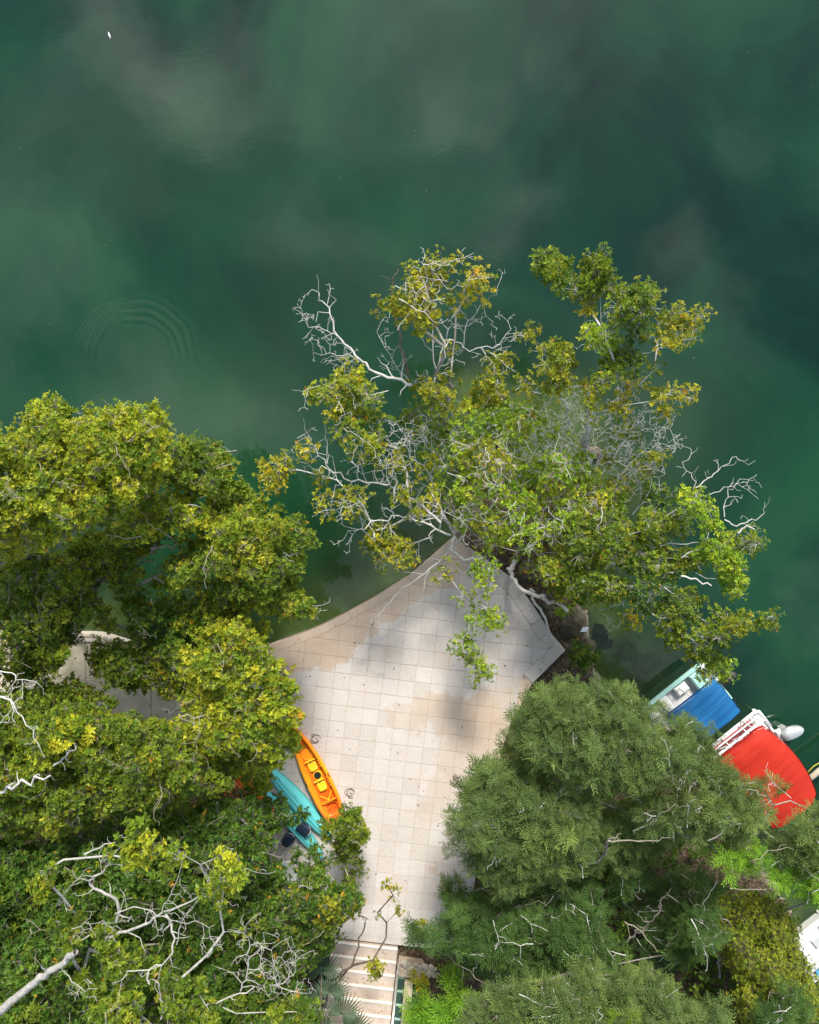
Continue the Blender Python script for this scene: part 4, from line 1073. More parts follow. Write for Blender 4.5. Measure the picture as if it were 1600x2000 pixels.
def network(base, top, targets, r, rtrunk, rtip=.010, bend=.12):
    """grow limbs: each target joins the cheapest node already grown"""
    nodes = [np.array(base, float)]; par = [-1]; plen = [0.0]
    k = max(2, int(np.linalg.norm(top - base) / .7))
    for i in range(1, k + 1):
        q = base + (top - base) * i / k + (r.normal(0, bend, 3) * np.array([1, 1, .2]) if i < k else 0)
        nodes.append(q); par.append(len(nodes) - 2); plen.append(plen[-1] + np.linalg.norm(q - nodes[-2]))
    first = max(1, k - 2)
    T = targets[np.argsort(np.linalg.norm(targets - top, axis=1))]; ends = []
    for t in T:
        A = np.array(nodes[first:]); cost = np.linalg.norm(A - t, axis=1) + .32 * (np.array(plen[first:]) - plen[first]) + np.where(A[:, 2] > t[2] + .3, .5, 0)
        j = int(np.argmin(cost)) + first; a = nodes[j]; L = np.linalg.norm(t - a); m = max(1, int(L / .55)); last = j
        perp = r.normal(0, .16, 3) * min(L, 2)
        for i in range(1, m + 1):
            f = i / m; q = a + (t - a) * f + perp * math.sin(f * math.pi) + (r.normal(0, .05, 3) if i < m else 0) - np.array([0, 0, .10 * L * math.sin(f * math.pi)])
            nodes.append(q); par.append(last); plen.append(plen[last] + L / m); last = len(nodes) - 1
        ends.append(last)
    cnt = np.zeros(len(nodes)); 
    for e in ends: cnt[e] += 1
    for i in range(len(nodes) - 1, 0, -1): cnt[par[i]] += cnt[i]
    rad = np.maximum(rtip, .72 * rtrunk * (np.maximum(cnt, .5) / max(1, cnt[0])) ** .5)
    lines = []
    kids = [[] for _ in nodes]
    for i in range(1, len(nodes)): kids[par[i]].append(i)
    stack = [(0, kids[0])]
    done = set()
    def chain(i, s):
        pts_, rr = ([nodes[i]], [rad[s]]) if i != s else ([], [])
        c = s
        while True:
            pts_.append(nodes[c]); rr.append(rad[c])
            if not kids[c]: break
            ks = sorted(kids[c], key=lambda q: -cnt[q]); c2 = ks[0]
            todo.extend((c, q) for q in ks[1:]); c = c2
        lines.append((pts_, rr))
    todo = [(0, kids[0][0])] + [(0, q) for q in kids[0][1:]]
    while todo: i, s = todo.pop(); chain(i, s)
    return lines
def sample(poly, spacing, r, inset=7):
    A = np.array(poly, float); x0, y0 = A.min(0); x1, y1 = A.max(0)
    X, Y = np.meshgrid(np.arange(x0, x1 + spacing, spacing), np.arange(y0, y1 + spacing, spacing * .9))
    X[1::2] += spacing / 2
    p_ = np.stack([X.ravel(), Y.ravel()], 1) + r.uniform(-.42, .42, (X.size, 2)) * spacing
    p_ = p_[pip(p_, poly)]; dd = pdist(p_, poly)
    keep = dd > inset * r.uniform(.4, 1.2, len(p_))
    return p_[keep], dd[keep]
M_TWIG = bark_mat('twig_bark', (0.14, 0.12, 0.09), (0.28, 0.25, 0.20), (0.42, 0.39, 0.33))
GL, GM, GF = 'leafy trees on the left shore', 'sparse trees on the point', 'feathery leaved trees on the right bank'
NROS = [0]
def tree(name, label, group, base, parts, kind='ros', seed=1, rtrunk=.14, dead=(), bark=None, top=None, cat='tree', L=.104, trunk_name='trunk', twig=True, zig=.055):
    """base=(u,v,z). parts: dicts poly,ze,zm,sp,pal[,gap,n,R,layers]"""
    r = np.random.default_rng(seed); bp = P(*base)
    root = empty(name, bp, label, cat, group)
    VS, CS = [], []; TW0, TW1, TR = [], [], []; targets = []
    for pt in parts:
        sp_ = pt.get('sp', 24) * (.92 if kind == 'ros' else .63); c2, dd = sample(pt['poly'], sp_, r, pt.get('inset', 7))
        if len(c2) == 0: continue
        if pt.get('gap'):
            keep = np.array([mnoise.noise(Vector((u * .017 + seed, v * .017, 0.7))) > pt['gap'] - 1 for u, v in c2]) | (dd < 12) & (pt.get('gap') < .9)
            c2, dd = c2[keep], dd[keep]
            if len(c2) == 0: continue
        reach = min(42, max(dd.max(), 1)); dome = np.minimum(1, dd / reach) ** .55
        lump = np.array([mnoise.noise(Vector((u * .015 + 5 * seed, v * .015, 2.2))) + .55 * mnoise.noise(Vector((u * .042, v * .042 + seed, 7.2))) for u, v in c2])
        z = pt['ze'] + (pt['zm'] - pt['ze']) * dome + lump * pt.get('lump', .9 if kind == 'ros' else .6) + r.normal(0, .18, len(c2))
        lay = pt.get('layers', 2)
        for l in range(lay):
            if l: zz_ = z - r.uniform(.5, 1.6, len(c2)) * l; cc = c2 + r.uniform(-sp_, sp_, c2.shape) * .5; ok = (pdist(cc, pt['poly']) > 9) & pip(cc, pt['poly'])
            else: zz_ = z; cc = c2; ok = np.ones(len(c2), bool)
            cc, zz_ = cc[ok], zz_[ok]
            if len(cc) == 0: continue
            C = np.stack([P(u, v, h) for (u, v), h in zip(cc, zz_)])
            if l == 0: targets.append(C - np.array([0, 0, .12]))
            ls = r.uniform(.72, 1.28, len(C)); nr = pt.get('n', 13) * (pt.get('d', 1.55) if pt.get('kind', kind) == 'ros' else 1.34); nr = int(round(nr if l == 0 else nr * (.7 if kind == 'ros' else .5))); Rr = pt.get('R', .30)
            M = len(C); off = r.normal(0, 1, (M, nr, 3)); off = unit(off) * (r.random((M, nr, 1)) ** .45) * Rr * np.array([1, 1, .55]) * r.uniform(.75, 1.25, (M, 1, 1))
            pos = (C[:, None] + off).reshape(-1, 3)
            ax = unit(off * np.array([1.3, 1.3, .6]) / Rr + np.array([0, 0, 1.0]) + r.normal(0, .35, off.shape)).reshape(-1, 3)
            tone, _ = tints(M, pt['pal'], r); tone = tone * r.uniform(.85, 1.15, (M, 1)); tone = np.repeat(tone, nr, 0)
            if pt.get('kind', kind) == 'ros': v_, c_ = rosettes(pos, ax, pt['pal'], r, L=pt.get('L', L) * np.repeat(ls, nr)[:, None], nl=pt.get('nl', 7), wid=pt.get('wid', .24), tone=tone)
            else: v_, c_ = feather_bursts(pos, ax, pt['pal'], r, L=np.repeat(np.repeat(pt.get('L', .225) * ls, nr), 7), tone=tone)
            VS.append(v_); CS.append(c_)
            if twig and l == 0:
                an = np.repeat(C - np.array([0, 0, .12]), nr, 0); TW0.append(an); TW1.append(pos); TR.append(np.full(len(pos), .006))
    tg = np.concatenate(targets)
    if len(tg) > NET_MAX: tg = tg[r.choice(len(tg), NET_MAX, replace=False)]
    tp_ = P(*top) if top is not None else np.array([bp[0] * .45 + tg[:, 0].mean() * .55, bp[1] * .45 + tg[:, 1].mean() * .55, bp[2] + (tg[:, 2].mean() - bp[2]) * .5])
    lines = network(bp - np.array([0, 0, .25]), tp_, tg, r, rtrunk)
    big = [l for l in lines if max(l[1]) > .035]; small = [l for l in lines if max(l[1]) <= .035]
    def link(nm, v, q, m, c=None, sm=True, stuff=False, par=root):
        me = raw_mesh(nm, v - np.array(bp), q, colors=c, smooth=sm); me.materials.append(m)
        o = bpy.data.objects.new(nm, me); COL.objects.link(o); o.parent = par
        if stuff: o['kind'] = 'stuff'
        return o
    v, q = tube_mesh(big or lines, 8); link(trunk_name, v, q, bark or M_BARK)
    vs, qs = [], []; off = 0
    if small and big:
        v, q = tube_mesh(small, 5); vs.append(v); qs.append(q); off = len(v)
    if TW0:
        v, q = prisms(np.concatenate(TW0), np.concatenate(TW1), np.concatenate(TR), np.concatenate(TR) * .6); vs.append(v); qs.append(q + off)
    if vs: link('twigs', np.concatenate(vs), np.concatenate(qs), bark or M_BARK, stuff=True)
    V_, C_ = np.concatenate(VS), np.concatenate(CS)
    NROS[0] += len(V_) // 4
    link('crown', V_, np.arange(len(V_)).reshape(-1, 4), M_LEAF if kind == 'ros' else M_FERN, C_, False, True)
    if kind != 'feather' and group in (GL, GM) and seed != 34:
        ln = []
        tops = tg[np.argsort(-tg[:, 2])][:max(12, int(len(tg) * .6))]
        for t in tops[r.choice(len(tops), min(16 if group == GM else 15, len(tops) // 2), replace=False)]:
            dv = unit(np.append(r.normal(0, 1, 2), .2)); L_ = r.uniform(.6, 1.3)
            st = t + np.array([0, 0, r.uniform(.22, .50)])
            dead_lines([st - dv * L_ * .5 - np.array([0, 0, .25]), st + r.normal(0, .10, 3), st + dv * L_ * .5], r.uniform(.009, .017), .0045, r, 2, .7 if group == GM else .5, .04, 1.0, ln)
        v, q = tube_mesh(ln, 5); link('bare_twigs', v, q, M_DEAD if group == GM else M_TWIG, stuff=True)
    if kind == 'feather' and len(tg) > 25:
        ln = []
        for t in tg[r.choice(len(tg), min(26, len(tg) // 3), replace=False)]:
            dv = unit(np.append(r.normal(0, 1, 2), .25)); L_ = r.uniform(.35, 1.1)
            st = t + np.array([0, 0, r.uniform(.16, .34)])
            dead_lines([st - dv * L_ * .5, st + r.normal(0, .04, 3), st + dv * L_ * .5], r.uniform(.010, .020), .004, r, 2, .55, .03, .8, ln)
        v, q = tube_mesh(ln, 5); link('bare_twigs', v, q, M_DEAD, stuff=True)
    for dd_ in dead: dead_part(root, bp, dd_, r, zig)
    return root
def dead_part(root, bp, spec, r, zig=.055):
    pts_, r0, r1, lev, dens = spec[:5]; m = spec[5] if len(spec) > 5 else M_DEAD
    kk = 1 if (lev == 0 or r0 > .1) else .78
    pts_ = smooth_poly(pts_, 3)
    ln = dead_lines([P(*q) for q in pts_], r0 * kk, r1 * kk, r, lev, dens, zig)
    v, q = tube_mesh(ln, 6)
    me = raw_mesh('bare_branch', v - np.array(bp), q, smooth=True); me.materials.append(m)
    o = bpy.data.objects.new('bare_branch', me); COL.objects.link(o); o.parent = root
    return o
def Z(pts_, za, zb): 
    m = len(pts_) - 1
    return [(u, v, za + (zb - za) * i / max(1, m)) for i, (u, v) in enumerate(pts_)]
D = lambda poly, ze, zm, pal, **k: dict(poly=poly, ze=ze, zm=zm, pal=pal, **k)

# ---- left shore
tree('shore_tree', 'tall yellow green tree overhanging the lake at the left edge, sunniest crown', GL, (60, 1215, .3), [
    D([(-110, 850), (-40, 835), (0, 825), (25, 845), (45, 835), (40, 805), (70, 790), (112, 772), (138, 790), (150, 812), (195, 790), (240, 785), (272, 795), (300, 783), (338, 822), (322, 848), (345, 875), (330, 930), (300, 975), (240, 1015), (190, 1040), (120, 1070), (40, 1085), (-110, 1090)], 6.6, 9.4, 'sunny', sp=23),
  ], seed=11, rtrunk=.14, top=(70, 1080, 4.5), dead=[
    (Z([(150, 1000), (190, 950), (215, 915), (240, 895)], 7.8, 8.8), .03, .01, 2, .8),
    (Z([(130, 1030), (110, 990), (95, 950), (80, 900)], 7.5, 9.0), .035, .01, 2, .6)])
tree('shore_tree', 'leaning tree whose bare grey limb crosses a gap above dark water, left side', GL, (120, 1250, .4), [
    D([(345, 870), (372, 858), (395, 848), (430, 870), (452, 890), (464, 915), (455, 950), (430, 990), (385, 985), (350, 975), (322, 930)], 6.0, 7.8, 'green', sp=22),
    D([(240, 1020), (300, 980), (340, 960), (400, 990), (420, 1010), (400, 1050), (360, 1035), (320, 1030), (270, 1060), (200, 1080), (190, 1050)], 6.4, 7.8, 'sunny', sp=23),
    D([(430, 990), (470, 980), (505, 985), (560, 985), (575, 1010), (610, 1015), (622, 1060), (590, 1085), (600, 1120), (560, 1150), (590, 1165), (618, 1190), (600, 1215), (560, 1215), (540, 1240), (500, 1225), (470, 1190), (430, 1190), (380, 1180), (330, 1150), (320, 1110), (370, 1060), (420, 1040)], 5.2, 7.2, 'green', sp=23, gap=.72),
    D([(225, 1010), (330, 960), (430, 985), (520, 1000), (540, 1060), (480, 1130), (400, 1170), (330, 1150), (385, 1100), (395, 1050), (330, 1035), (240, 1060)], 5.6, 6.8, 'sunny', sp=22, gap=.8),
    D([(240, 1150), (330, 1120), (420, 1130), (520, 1150), (560, 1200), (480, 1240), (400, 1240), (300, 1225), (230, 1215)], 4.0, 5.0, 'green', sp=22, gap=.85),
    D([(330, 1170), (430, 1180), (520, 1220), (530, 1250), (440, 1270), (350, 1250)], 5.0, 5.8, 'sunny', sp=22),
    D([(190, 1040), (300, 1020), (370, 1050), (350, 1120), (250, 1170), (190, 1130)], 4.6, 5.4, 'green', sp=22, gap=.97),
    D([(300, 960), (350, 990), (335, 1050), (240, 1100), (150, 1120), (120, 1060), (200, 1030)], 5.2, 6.0, 'green', sp=22, gap=.82),
    D([(430, 880), (465, 925), (530, 985), (440, 1010), (415, 950)], 5.0, 5.8, 'green', sp=21, gap=.95),
    D([(480, 1130), (600, 1150), (590, 1190), (500, 1238), (430, 1210)], 4.8, 5.6, 'sunny', sp=22, gap=.9),
    D([(400, 1030), (470, 1010), (520, 1030), (540, 1080), (520, 1120), (460, 1130), (420, 1100)], 6.8, 7.8, 'sunny', sp=23, gap=.8),
  ], seed=12, rtrunk=.11, top=(200, 1130, 4.6), dead=[
    (Z([(170, 1160), (203, 1128), (250, 1097), (296, 1071), (308, 1045), (318, 1018)], 4.0, 6.4), .12, .05, 1, .25, M_BARK),
    (Z([(296, 1071), (320, 1066), (345, 1066)], 6.0, 6.4), .05, .03, 1, .3, M_BARK),
    (Z([(206, 1130), (240, 1112), (262, 1108), (290, 1098)], 4.3, 5.0), .07, .03, 1, .3, M_BARK),
    (Z([(300, 1020), (330, 1000), (360, 985), (390, 990)], 6.8, 7.6), .03, .01, 2, .8),
    (Z([(440, 1080), (470, 1095), (500, 1110), (520, 1090)], 6.6, 7.2), .025, .008, 2, .9),
    (Z([(500, 1085), (540, 1075), (565, 1090)], 6.4, 6.8), .022, .008, 2, .9),
    (Z([(560, 1180), (585, 1190), (610, 1175), (618, 1200)], 5.6, 5.9), .02, .008, 2, 1.0),
    (Z([(295, 1170), (300, 1190), (296, 1210)], 4.8, 5.2), .03, .012, 1, .5)])
tree('shore_tree', 'dark green shaded tree in front of the path at the left edge', GL, (30, 1330, .5), [
    D([(-110, 1085), (40, 1080), (130, 1070), (190, 1045), (215, 1090), (170, 1140), (210, 1190), (225, 1225), (170, 1228), (130, 1240), (130, 1290), (110, 1340), (60, 1330), (0, 1330), (-110, 1340)], 4.4, 6.4, 'green', sp=23),
    D([(130, 1060), (220, 1045), (250, 1085), (180, 1140), (120, 1120)], 4.2, 5.0, 'dark', sp=22, gap=.9),
    D([(95, 1250), (135, 1235), (140, 1270), (120, 1300), (95, 1285)], 5.6, 6.2, 'sunny', sp=20),
    D([(20, 1235), (110, 1215), (165, 1225), (150, 1262), (100, 1275), (85, 1325), (20, 1330)], 4.6, 5.6, 'dark', sp=22)],
  seed=13, rtrunk=.12, dead=[(Z([(-10, 1308), (20, 1318), (45, 1325), (72, 1335)], 6.6, 7.2), .03, .008, 2, 1.0),
    (Z([(60, 1320), (85, 1300), (105, 1280)], 2.5, 5.2), .05, .03, 0, .2, M_BROWN)])
tree('shore_tree', 'bushy yellow green tree standing between the shaded path and the open terrace', GL, (440, 1420, .5), [
    D([(230, 1190), (300, 1180), (380, 1185), (420, 1200), (370, 1260), (330, 1290), (300, 1270), (250, 1245)], 4.6, 5.8, 'dark', sp=24),
    D([(335, 1300), (365, 1265), (405, 1235), (440, 1212), (485, 1205), (495, 1222), (512, 1238), (518, 1268), (556, 1300), (584, 1340), (586, 1375), (597, 1400), (575, 1430), (585, 1455), (560, 1500), (500, 1505), (440, 1490), (390, 1480), (360, 1440), (370, 1400), (350, 1370), (365, 1335)], 5.4, 7.6, 'sunny', sp=23),
    D([(235, 1225), (330, 1210), (430, 1250), (470, 1290), (400, 1335), (360, 1355), (310, 1350), (275, 1362), (235, 1345), (185, 1338), (168, 1290), (200, 1270), (255, 1265)], 4.2, 5.2, 'green', sp=22),
    D([(178, 1255), (250, 1250), (280, 1300), (245, 1345), (185, 1330)], 4.4, 5.2, 'green', sp=20),
    D([(300, 1330), (400, 1320), (420, 1400), (360, 1400), (352, 1368), (300, 1362)], 4.8, 5.6, 'sunny', sp=21),
    D([(250, 1400), (330, 1412), (420, 1400), (560, 1480), (520, 1545), (400, 1510), (300, 1450)], 5.0, 6.2, 'sunny', sp=22),
    D([(170, 1270), (230, 1255), (300, 1290), (330, 1320), (290, 1340), (250, 1370), (200, 1330), (180, 1300)], 3.6, 4.6, 'dark', sp=25, gap=.95)],
  seed=14, rtrunk=.14, dead=[(Z([(400, 1450), (380, 1420), (400, 1390)], 6.8, 7.4), .03, .01, 2, .7)])
tree('shore_tree', 'broad green tree with golden leaf tufts below the shaded path, left edge', GL, (150, 1520, .7), [
    D([(-110, 1345), (0, 1350), (70, 1355), (130, 1370), (185, 1400), (240, 1385), (300, 1410), (360, 1440), (400, 1490), (470, 1500), (480, 1530), (430, 1560), (380, 1560), (300, 1600), (200, 1620), (100, 1640), (-110, 1640)], 5.2, 7.6, 'green', sp=23),
    D([(90, 1410), (140, 1400), (180, 1430), (170, 1480), (110, 1500), (30, 1500), (0, 1470), (40, 1440)], 7.4, 8.2, 'sunny', sp=23, gap=.8, L=.14),
    D([(-60, 1325), (60, 1335), (110, 1342), (180, 1345), (235, 1375), (262, 1405), (330, 1418), (385, 1425), (370, 1480), (200, 1450), (-60, 1440)], 4.6, 5.6, 'green', sp=22),
    D([(30, 1355), (80, 1340), (150, 1330), (180, 1360), (150, 1385), (80, 1370)], 4.6, 5.4, 'green', sp=24)],
  seed=15, rtrunk=.14, dead=[
    (Z([(-10, 1355), (25, 1375), (45, 1400), (65, 1435)], 8.2, 8.8), .035, .01, 2, 1.0),
    (Z([(-20, 1552), (35, 1532), (95, 1513)], 8.2, 8.9), .06, .03, 1, .4),
    (Z([(105, 1495), (125, 1478), (145, 1470)], 8.2, 8.4), .04, .02, 2, .7),
    (Z([(-10, 1420), (10, 1400), (30, 1385)], 8.4, 8.6), .02, .008, 2, .8)])
tree('shore_tree', 'dark green tree overhanging the turquoise kayaks', GL, (450, 1640, .8), [
    D([(250, 1610), (330, 1590), (400, 1560), (440, 1545), (480, 1535), (515, 1530), (520, 1550), (560, 1560), (600, 1585), (600, 1605), (555, 1615), (540, 1650), (545, 1690), (560, 1720), (520, 1760), (440, 1740), (380, 1720), (300, 1690)], 4.0, 6.0, 'dark', sp=23),
    D([(575, 1665), (610, 1640), (635, 1675), (660, 1720), (700, 1740), (705, 1775), (680, 1800), (650, 1850), (610, 1900), (560, 1910), (500, 1880), (450, 1800), (440, 1740), (520, 1740), (560, 1720)], 3.6, 5.6, 'dark', sp=23, gap=.55),
    D([(560, 1740), (620, 1720), (690, 1760), (685, 1800), (640, 1830), (580, 1800)], 5.0, 5.6, 'olive', sp=25, gap=.7),
    D([(400, 1500), (470, 1490), (540, 1500), (525, 1525), (470, 1515), (420, 1530)], 4.0, 4.6, 'green', sp=24)],
  seed=16, rtrunk=.16, dead=[
    (Z([(640, 1760), (625, 1735), (605, 1728)], 5.6, 6.0), .02, .006, 2, 1.4),
    (Z([(680, 1790), (660, 1770), (640, 1755)], 5.2, 5.8), .022, .008, 2, 1.0),
    (Z([(560, 1790), (590, 1770), (620, 1790)], 5.4, 5.8), .018, .007, 2, .9)])
tree('small_tree', 'small round green tree at the lower end of the orange kayak', None, (668, 1640, .6), [
    D([(622, 1610), (650, 1590), (672, 1580), (685, 1566), (705, 1582), (715, 1605), (728, 1620), (722, 1650), (710, 1660), (708, 1690), (690, 1700), (660, 1690), (640, 1665), (630, 1640)], 3.0, 4.2, 'green', sp=17, L=.085, R=.22, n=14),
    D([(668, 1700), (700, 1690), (712, 1705), (690, 1730), (660, 1720)], 2.8, 3.4, 'green', sp=19, L=.085, gap=.9),
    D([(690, 1720), (705, 1735), (708, 1770), (690, 1800), (660, 1790), (650, 1750), (670, 1730)], 4.0, 4.8, 'green', sp=18, L=.1)],
  seed=17, rtrunk=.06, L=.085)
tree('shore_tree', 'deep shaded dark green tree in the lower left corner', GL, (120, 1760, 1.2), [
    D([(-110, 1640), (60, 1640), (200, 1630), (300, 1650), (380, 1700), (440, 1740), (480, 1840), (540, 1900), (600, 1920), (640, 1960), (640, 2080), (-110, 2080)], 4.2, 6.4, 'dark', sp=27, L=.125)],
  seed=18, rtrunk=.2, dead=[(Z([(148, 1660), (160, 1630), (168, 1610)], 4.0, 5.8), .10, .08, 0, .1, M_BARK)])
tall = [
    D([(65, 1705), (100, 1675), (118, 1655), (160, 1660), (168, 1690), (160, 1720), (130, 1755), (100, 1770), (75, 1785), (68, 1750)], 9.6, 10.3, 'sunny', sp=25, L=.125, gap=.9, layers=1, n=12),
    D([(232, 1625), (250, 1600), (285, 1620), (300, 1650), (290, 1680), (262, 1700), (240, 1675)], 9.8, 10.5, 'sunny', sp=23, L=.135, layers=1, n=12),
    D([(205, 1660), (230, 1650), (240, 1680), (215, 1695)], 9.6, 10, 'sunny', sp=24, L=.12, layers=1, n=8),
    D([(310, 1640), (345, 1640), (352, 1665), (370, 1690), (350, 1705), (320, 1690)], 9.6, 10.2, 'sunny', sp=25, L=.125, layers=1, n=9),
    D([(390, 1730), (415, 1690), (450, 1655), (462, 1680), (480, 1725), (450, 1745), (440, 1765), (405, 1760)], 9.6, 10.3, 'sunny', sp=25, L=.125, layers=1, gap=.9, n=11),
    D([(85, 1810), (110, 1790), (160, 1790), (210, 1810), (240, 1850), (300, 1860), (330, 1900), (400, 1920), (380, 1960), (330, 1960), (260, 1930), (200, 1960), (160, 1930), (140, 1900), (110, 1870)], 8.2, 9.2, 'green', sp=26, L=.125, layers=1, gap=.85, n=11),
    D([(180, 1940), (240, 1930), (330, 1960), (420, 1960), (520, 1975), (600, 1975), (600, 2070), (160, 2070)], 8.4, 9.4, 'green', sp=27, L=.13, layers=1, gap=.9, n=12),
    D([(450, 1830), (475, 1815), (490, 1830), (470, 1850)], 8.6, 9, 'sunny', sp=22, L=.12, layers=1, n=9)]
tree('tall_bare_limbed_tree', 'nearest tree with crooked bleached limbs and few leaf tufts, lower left', None, (-40, 2060, 2.0), tall, seed=19, rtrunk=.12, bark=M_LICHEN, top=(230, 1880, 7.2), twig=True, zig=.028, dead=[
    (Z([(-40, 2010), (0, 1975), (60, 1925), (112, 1888), (148, 1857)], 8.0, 9.6), 0.120, 0.070, 0, .1, M_LICHEN),
    (Z([(90, 1905), (85, 1893), (80, 1885)], 9, 9.3), 0.027, 0.022, 0, 0, M_LICHEN),
    (Z([(228, 1800), (232, 1780), (225, 1758), (198, 1742), (180, 1728), (178, 1715), (198, 1705), (212, 1690), (218, 1668)], 9.0, 9.8), 0.058, 0.022, 3, .42, M_LICHEN),
    (Z([(205, 1835), (235, 1822), (270, 1812), (300, 1795), (318, 1782), (360, 1766), (400, 1750), (430, 1728), (480, 1695)], 8.8, 9.8), 0.058, 0.011, 3, .55, M_LICHEN),
    (Z([(318, 1782), (322, 1765), (340, 1735), (352, 1700), (362, 1660)], 9.4, 9.9), 0.020, 0.006, 3, .6, M_LICHEN),
    (Z([(322, 1785), (335, 1805), (338, 1845), (325, 1878), (290, 1892), (250, 1898), (240, 1915)], 9.2, 9.6), 0.041, 0.013, 3, .7, M_LICHEN),
    (Z([(290, 1896), (288, 1910), (290, 1920)], 9.4, 9.5), 0.027, 0.022, 0, 0, M_LICHEN),
    (Z([(225, 1785), (260, 1772), (290, 1778), (318, 1792)], 9.6, 9.8), 0.020, 0.015, 3, .8, M_LICHEN),
    (Z([(320, 1790), (345, 1800), (380, 1800), (420, 1806)], 9.4, 9.7), 0.020, 0.007, 3, .8, M_LICHEN),
    (Z([(345, 1845), (355, 1800), (375, 1775), (385, 1760)], 9.4, 9.8), 0.017, 0.007, 1, .5, M_LICHEN),
    (Z([(470, 1935), (480, 1912), (486, 1885), (484, 1860), (495, 1840), (515, 1850), (532, 1856)], 8.8, 9.4), 0.031, 0.011, 3, .75, M_LICHEN),
    (Z([(484, 1862), (488, 1840), (478, 1820)], 9.3, 9.5), 0.017, 0.007, 3, .9, M_LICHEN),
    (Z([(545, 1930), (535, 1905), (540, 1880), (555, 1862), (578, 1852)], 8.8, 9.4), 0.020, 0.007, 3, .6, M_LICHEN),
    (Z([(530, 1925), (560, 1915), (575, 1895), (580, 1870)], 8.8, 9.2), 0.020, 0.007, 3, .9, M_LICHEN),
    (Z([(545, 1925), (575, 1940), (602, 1938)], 8.9, 9.2), 0.017, 0.007, 3, .8, M_LICHEN),
    (Z([(370, 1975), (410, 1962), (450, 1948), (495, 1930)], 8.6, 9.0), 0.041, 0.022, 1, .4, M_LICHEN),
    (Z([(315, 1990), (320, 1965), (312, 1940), (308, 1915)], 8.8, 9.4), 0.037, 0.022, 1, .3, M_LICHEN),
    (Z([(405, 1870), (420, 1845), (410, 1828), (430, 1832)], 9, 9.3), 0.017, 0.006, 3, .8, M_LICHEN),
    (Z([(125, 1895), (140, 1918), (165, 1932), (188, 1930)], 9.2, 9.6), 0.019, 0.007, 3, .7, M_LICHEN),
    (Z([(110, 1770), (130, 1740), (155, 1715), (165, 1700)], 9.4, 9.9), 0.017, 0.009, 3, .5, M_LICHEN),
    (Z([(165, 1668), (195, 1655), (225, 1645), (235, 1630)], 9.6, 10), 0.027, 0.015, 1, .4, M_LICHEN),
    (Z([(400, 1752), (430, 1755), (445, 1775)], 9.5, 9.8), 0.014, 0.006, 3, .6, M_LICHEN),
    (Z([(270, 1960), (275, 1980), (300, 2005)], 8.6, 9), 0.020, 0.007, 3, .8, M_LICHEN),
    (Z([(140, 1815), (165, 1805), (200, 1800)], 9.3, 9.5), 0.014, 0.005, 3, .9, M_LICHEN)])
tree('leaning_sapling', 'thin leaning tree with sparse yellow leaves over the top of the stairs', None, (612, 1985, 1.6), [
    D([(742, 1720), (762, 1708), (768, 1735), (790, 1740), (785, 1760), (760, 1760), (745, 1745)], 4.0, 4.6, 'gold', sp=19, L=.085, layers=1, n=6, R=.2, gap=1.0),
    D([(715, 1810), (735, 1780), (765, 1770), (775, 1800), (762, 1830), (730, 1850), (708, 1850)], 3.8, 4.4, 'gold', sp=20, L=.085, layers=1, n=6, R=.2, gap=1.0),
    D([(716, 1880), (735, 1862), (755, 1880), (745, 1915), (728, 1925), (715, 1905)], 3.6, 4.2, 'olive', sp=17, L=.09, layers=1, n=11, R=.22),
    D([(695, 1890), (710, 1895), (706, 1940), (696, 1935)], 3.6, 4, 'olive', sp=18, L=.08, layers=1, n=5, R=.15, inset=2),
    D([(775, 1770), (800, 1765), (800, 1790), (778, 1795)], 3.8, 4.2, 'olive', sp=18, L=.085, layers=1, n=6, R=.18)],
  seed=20, rtrunk=.055, top=(690, 1885, 3.2), bark=M_BROWN, dead=[
    (Z([(650, 1915), (665, 1902), (684, 1890), (700, 1850), (712, 1810), (712, 1795), (700, 1786)], 2.9, 4.0), .055, .022, 1, .25, M_BROWN),
    (Z([(712, 1800), (740, 1785), (760, 1770), (790, 1765)], 3.9, 4.3), .02, .008, 2, .5)])

